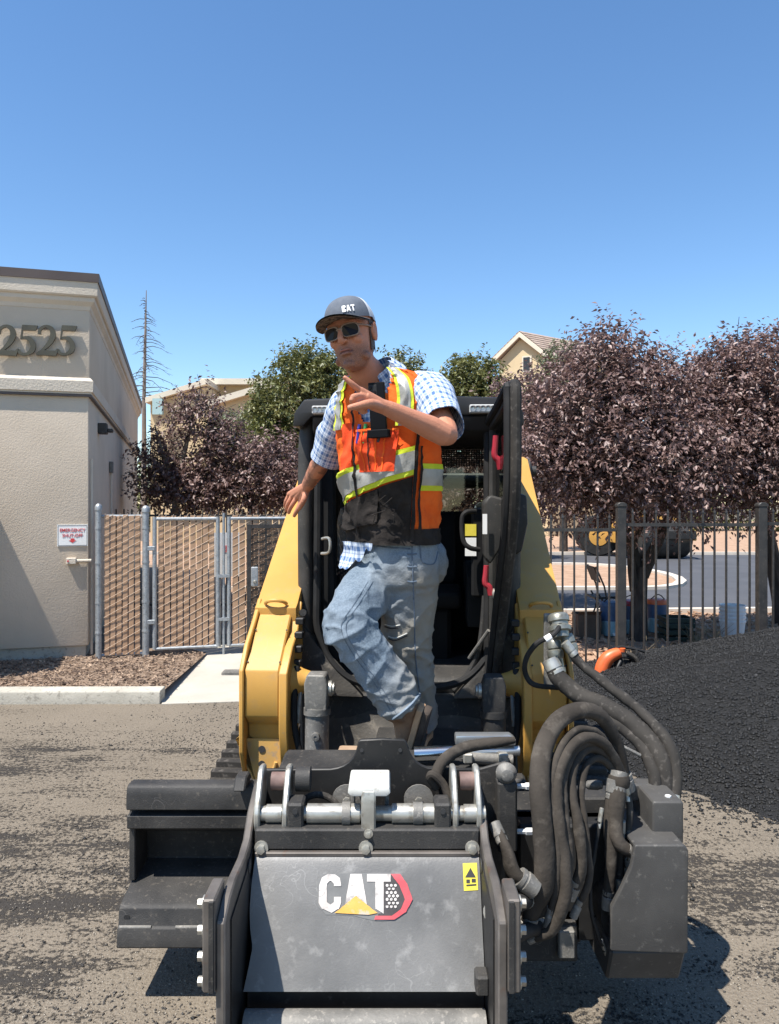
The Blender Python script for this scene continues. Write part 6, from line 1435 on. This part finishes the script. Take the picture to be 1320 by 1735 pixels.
# sleeves with plaid UVs
def sleeve(pts, rs, nm='sleeve'):
    pts, rs = smooth_path([V(*p) for p in pts], rs, 7); mb = MB(); n = 30; mb.tube(pts, rs, n, caps=False)
    for i, v in enumerate(mb.v):
        v = Vector(v); j = i // n; k = .014*mnoise.noise(v*9) + .008*mnoise.noise(v*22); c = pts[j]; mb.v[i] = tuple(v + (v-c).normalized()*k)
    me = bpy.data.meshes.new(nm); me.from_pydata(mb.v, [], mb.f); ul = me.uv_layers.new(name='UVMap')
    for pl_ in me.polygons:
        ids = [me.loops[l].vertex_index for l in pl_.loop_indices]; wrap = max(i % n for i in ids) == n-1 and min(i % n for i in ids) == 0
        for l in pl_.loop_indices:
            i = me.loops[l].vertex_index; a = i % n; a = n if (wrap and a == 0) else a
            ul.data[l].uv = (a/n*.48, (i//n)*.0115)
    o = link_mesh(nm, me, PLAID, shirt, recalc=False, ang=180)
    sd_ = o.modifiers.new('thickness', 'SOLIDIFY'); sd_.thickness = .003; return o
sleeve([(702,666,2.755), (720,666,2.72), (738,686,2.655), (750,712,2.58), (753,720,2.555)], [.074,.080,.078,.072,.070])
sleeve([(612,686,2.86), (590,694,2.92), (573,730,2.98), (557,768,3.03), (552,780,3.045)], [.080,.082,.076,.068,.066])
# phone and pens in the vest pockets (loose things)
phn = thing('phone', 'black phone clipped upright to the chest of the orange vest', 'phone', tuple(V(640, 735, 2.60)))
pc = V(640, 690, 2.615); ax = Vector((.86,-.5,0)); fw = Vector((-.5,-.86,.0)); upv = Vector((-.06,-.02,1)).normalized()
PHB = mat('phone_black', (.005,.005,.006), rough=.45, spec=.12)
case = MB().obox(pc, ax*.032, fw*.006, upv*.085).build('case', PHB, phn, bev=.006, seg=3)
MB().obox(pc + upv*.058 + fw*.0065 - ax*.012, ax*.017, fw*.0015, upv*.018).build('camera_bump', BLACKPAINT, case, bev=.003)
for dx, dz in ((-.008,.008), (.008,-.008), (-.008,-.008)): MB().lathe([(.006,0),(.006,.002),(.004,.0025)], pc + upv*(.058+dz) + fw*.008 + ax*(-.012+dx), fw, 12).build('camera_lens', LENS, case)
MB().obox(V(642, 735, 2.60), ax*.042, fw*.010, upv*.014).build('clip', PHB, phn, bev=.003)
for i, (th, cl, lab) in enumerate(((-1, (.03,.03,.25), 'blue pen standing in the orange chest pocket'), (6, (.04,.28,.06), 'green marker standing in the orange chest pocket'), (14, (.30,.03,.04), 'red marker standing in the orange chest pocket'), (22, (.02,.02,.03), 'black marker standing in the orange chest pocket'))):
    a, b = T(th, 3.3, .019), T(th+1, 4.0, .022); pn = thing('pen', lab, 'pen', tuple(a), 'pens in the chest pocket')
    MB().tube([a, a.lerp(b, .8)], .0065, 10).build('barrel', mat('pen_%d' % i, cl, rough=.4), pn); MB().tube([a.lerp(b, .8), b], [.0072, .0060], 10).build('pen_cap', mat('pencap_%d' % i, tuple(min(1, c*1.4+.01) for c in cl), rough=.35), pn)
# --- jeans
J = MB()
def SECJ(u, v, d, a, b, ps): return (u, v, d, a, b, ps)
ring = []; n = 36
for (u, v, d, a, b, ps) in ((670,898,2.86,.158,.125,49), (672,925,2.862,.165,.132,50), (674,955,2.865,.172,.140,51), (676,985,2.868,.165,.135,52), (678,1010,2.87,.10,.09,52)):
    c = P(u, v, d); ps = R(ps); f = Vector((-math.sin(ps), -math.cos(ps), 0)); l = Vector((math.cos(ps), -math.sin(ps), 0))
    ring.append([c + f*b*math.cos(t) + l*a*math.sin(t) for t in [2*math.pi*k/n for k in range(n)]])
J.add([p for r_ in ring for p in r_], [(i*n+k, i*n+(k+1) % n, (i+1)*n+(k+1) % n, (i+1)*n+k) for i in range(4) for k in range(n)] + [tuple(range(n)), tuple(range(5*n-1, 4*n-1, -1))])
LH, LK, LA = V(694, 958, 2.83), V(690, 1090, 2.88), V(705, 1226, 2.99)
RH, RK, RA = V(645, 965, 2.92), V(588, 1052, 2.68), V(684, 1200, 2.70)
J.ell(V(716, 952, 2.93), (.10,.10,.11)); J.tube([LH, LH.lerp(LK,.5), LK, LK.lerp(LA,.5), LA], [.108,.108,.093,.087,.092], 26, sm=4)
J.tube([RH, RH.lerp(RK,.5), RK, RK.lerp(RA,.12)+Vector((-.006,-.012,0)), RK.lerp(RA,.55), RA], [.102,.097,.086,.085,.082,.080], 26, sm=4)
jm = plain('jeans', J, .0065, 4)
kL, kR, aL, aR = LK, RK, LA, RA
def jw(p):
    w = .55 + 1.1*math.exp(-((p-kR).length/.13)**2) + .9*math.exp(-((p-aR).length/.14)**2) + .6*math.exp(-((p-kL).length/.16)**2) + .7*math.exp(-((p-aL).length/.15)**2)
    q_ = p + Vector((.02*mnoise.noise(p*6), 0, .03*mnoise.noise(p*5+Vector((5,0,0)))))
    r1 = 1 - abs(mnoise.noise(Vector((q_.x*5+q_.z*3, q_.y*5, q_.z*11-q_.x*6)))); r2 = 1 - abs(mnoise.noise(Vector((q_.x*9-q_.z*7, q_.y*9, q_.z*15+q_.x*10+4))))
    return w*(.010*(r1**6 - .3) + .007*(r2**6 - .3)) + .004*N3(p, 30, 30, 30)
wrinkle(jm, jw)
co = verts_of(jm); dl = np.array([min((Vector(c) - LH.lerp(LK, t)).length for t in (.1,.4,.7,1.0,1.25)) for c in co]); dr_ = np.array([min((Vector(c) - RH.lerp(RK, t)).length for t in (.5,.8,1.0)) for c in co])
dirt = np.clip((dr_ - dl)/.20 + .45, 0, 1)*np.clip((1.47 - co[:,2])/.10, 0, 1); attr(jm, 'dirt', dirt)
JEAN = bpy.data.materials.new('denim'); JEAN.use_nodes = True; Nn, Ll, bs_ = nodes_of(JEAN); bs_.inputs['Roughness'].default_value = .9; bs_.inputs['Specular IOR Level'].default_value = .2
tcn = Nn.new('ShaderNodeTexCoord')
def nzz(sc, det=5):
    x = Nn.new('ShaderNodeTexNoise'); x.inputs['Scale'].default_value = sc; x.inputs['Detail'].default_value = det; Ll.new(tcn.outputs['Object'], x.inputs['Vector']); return x.outputs['Fac']
def rg(f, a, b, c=0., d=1.):
    x = Nn.new('ShaderNodeMapRange'); x.inputs[1].default_value = a; x.inputs[2].default_value = b; x.inputs[3].default_value = c; x.inputs[4].default_value = d; Ll.new(f, x.inputs[0]); return x.outputs[0]
cA = mixc(rg(nzz(7), .35, .65), (.10,.135,.17), (.205,.25,.295)); cA = mixc(rg(nzz(160, 3), .4, .7, 0, .3), cA, (.33,.39,.45))
mm = Nn.new('ShaderNodeMath'); mm.operation = 'MULTIPLY'; Ll.new(at_('dirt'), mm.inputs[0]); Ll.new(rg(nzz(5, 6), .08, .55), mm.inputs[1])
cB = mixc(mm.outputs[0], cA, (.235,.215,.18)); Ll.new(cB, bs_.inputs['Base Color'])
bp = Nn.new('ShaderNodeBump'); bp.inputs['Distance'].default_value = .006; mfa = Nn.new('ShaderNodeMath'); mfa.operation = 'MULTIPLY_ADD'; Ll.new(nzz(350, 2), mfa.inputs[0]); mfa.inputs[1].default_value = .25; Ll.new(nzz(26, 4), mfa.inputs[2]); Ll.new(mfa.outputs[0], bp.inputs['Height']); Ll.new(bp.outputs[0], bs_.inputs['Normal'])
jn = link_mesh('jeans', jm, JEAN, me_, recalc=False, ang=180)
# seams, pocket and tears laid on the denim: project pixel onto the jeans mesh
from mathutils.bvhtree import BVHTree
off_ = root_of(jn).location
bv = BVHTree.FromPolygons([tuple(v.co + off_) for v in jm.vertices], [tuple(p.vertices) for p in jm.polygons])
def onj(u, v, lift=.002):
    dr = (P(u, v, 1.0) - Vector((0,0,CH))).normalized(); h = bv.ray_cast(Vector((0,0,CH)), dr)
    return (h[0] - dr*lift) if h[0] else None
def seam(px, r, m, nm):
    pts, _ = smooth_path([Vector((u, v, 0)) for u, v in px], [1]*len(px), 8); pts = [onj(p.x, p.y) for p in pts]; pts = [p for p in pts if p]
    if len(pts) > 2: MB().tube(pts, r, 6).build(nm, m, jn)
SEAM = mat('denim_seam', (.075,.10,.135), (.12,.155,.20), 60, .95); PALE = mat('frayed_thread', (.55,.55,.52), (.66,.66,.62), 90, .95)
seam([(697,905), (699,960), (702,1040), (704,1110), (712,1180)], .0022, SEAM, 'outseam')
for dx in (-4, 4): seam([(628+dx,985), (603+dx,1025), (582+dx,1062), (600+dx,1105), (640+dx,1160), (668+dx,1210)], .0009, SEAM, 'inseam')
seam([(708,905), (712,930), (716,952), (735,955), (742,935)], .0025, SEAM, 'back_pocket'); seam([(640,925), (660,928), (695,930)], .0025, SEAM, 'front_pocket')
for v in (938, 960, 985): seam([(690,v), (697,v+1), (706,v)], .003, SEAM, 'loop_stitch')
for px in ([(652,1058), (664,1061), (678,1059)], [(658,1078), (670,1081), (690,1073)]): seam(px, .0016, PALE, 'knee_tear'); seam([(a, b+4) for a, b in px], .0022, mat('tear_dark_%d' % px[0][1], (.03,.03,.035), rough=.9), 'tear_gap')
seam([(648,1228), (672,1214), (696,1194), (712,1174)], .005, JEAN, 'hem_fold')
MB().tube([T(th, -.02, -.004) for th in range(-180, 181, 12)], .010, 8, caps=False).build('belt', RUBBER, jn)
# --- boots
LEATHER = mat('tan_boot_leather', (.22,.12,.065), (.32,.19,.11), 14, .75, bump=.002, bscale=120); WELT = mat('boot_welt', (.45,.27,.15), (.52,.33,.19), 20, .8); SOLE = mat('boot_sole', (.030,.022,.017), (.06,.045,.035), 14, .9)
def boot(heel, toe, sn, ankle):
    """heel and toe on the sole line, sn = direction the sole faces"""
    ax_ = (toe-heel).normalized(); L_ = .295; sn = (sn - ax_*sn.dot(ax_)).normalized(); sd_ = ax_.cross(sn)
    def bp2(t, w, h): return heel + ax_*(t*L_) + sd_*w - sn*h
    outl = [(-.03,0), (-.02,.026), (.10,.034), (.30,.032), (.48,.038), (.68,.049), (.82,.047), (.94,.034), (1.0,.012)]; full = [(t, w) for t, w in outl] + [(t, -w) for t, w in outl[::-1][0:]]
    up = MB(); rows = [(-.02,.020,.10,.018), (.06,.034,.115,.018), (.20,.037,.115,.018), (.36,.036,.095,.018), (.52,.040,.075,.018), (.68,.045,.064,.018), (.84,.043,.056,.018), (.96,.028,.042,.02), (1.0,.008,.03,.02)]; n2 = 18; vs = []
    for (t, w, h, b) in rows:
        for k in range(n2): a = 2*math.pi*k/n2; vs.append(bp2(t, w*math.sin(a), b + (h-b)*(.5 + .5*math.cos(a))))
    up.add(vs, [(i*n2+k, i*n2+(k+1) % n2, (i+1)*n2+(k+1) % n2, (i+1)*n2+k) for i in range(len(rows)-1) for k in range(n2)] + [tuple(range(n2)), tuple(range(len(vs)-1, len(vs)-n2-1, -1))])
    up.tube([bp2(.14, 0, .07), bp2(.15, 0, .13), ankle], [.045, .045, .048], 16, sm=3)
    bo = link_mesh('boot', plain('boot', up, .006, 3), LEATHER, me_, recalc=False, ang=180)
    MB().poly3([bp2(t, w*1.06, .006) for t, w in full], -sn*.022).build('welt', WELT, bo, bev=.003)
    MB().poly3([bp2(t, w*1.03, -.020) for t, w in full if t > .40 or True], -sn*.025).build('sole', SOLE, bo, bev=.004)
    for i in range(9): t = .42 + .06*i; MB().obox(bp2(t, 0, -.022), ax_*.005, sd_*(.036 if i < 7 else .026), sn*.004).build('sole_lug', SOLE, bo)
hR = V(721, 1203, 2.70); boot(hR, hR + Vector((-.055, .10, -.25)), Vector((.95, -.28, -.12)), RA)
hL = V(722, 1246, 3.03); hL.z = .728; boot(hL, hL + Vector((-.07, -.22, .0)), Vector((0, 0, -1)), LA)
# loose black cords knotted on the pocket
for sd in range(2):
    g_ = random.Random(sd); th0 = 30 + g_.uniform(-6, 6); MB().tube([T(th0 + g_.uniform(-9, 9), 1.55 - .14*i + g_.uniform(-.1,.1), .030 + g_.uniform(0,.012), .2) for i in range(7)], .0018, 6, sm=4).build('cord', BLKCL, vest)
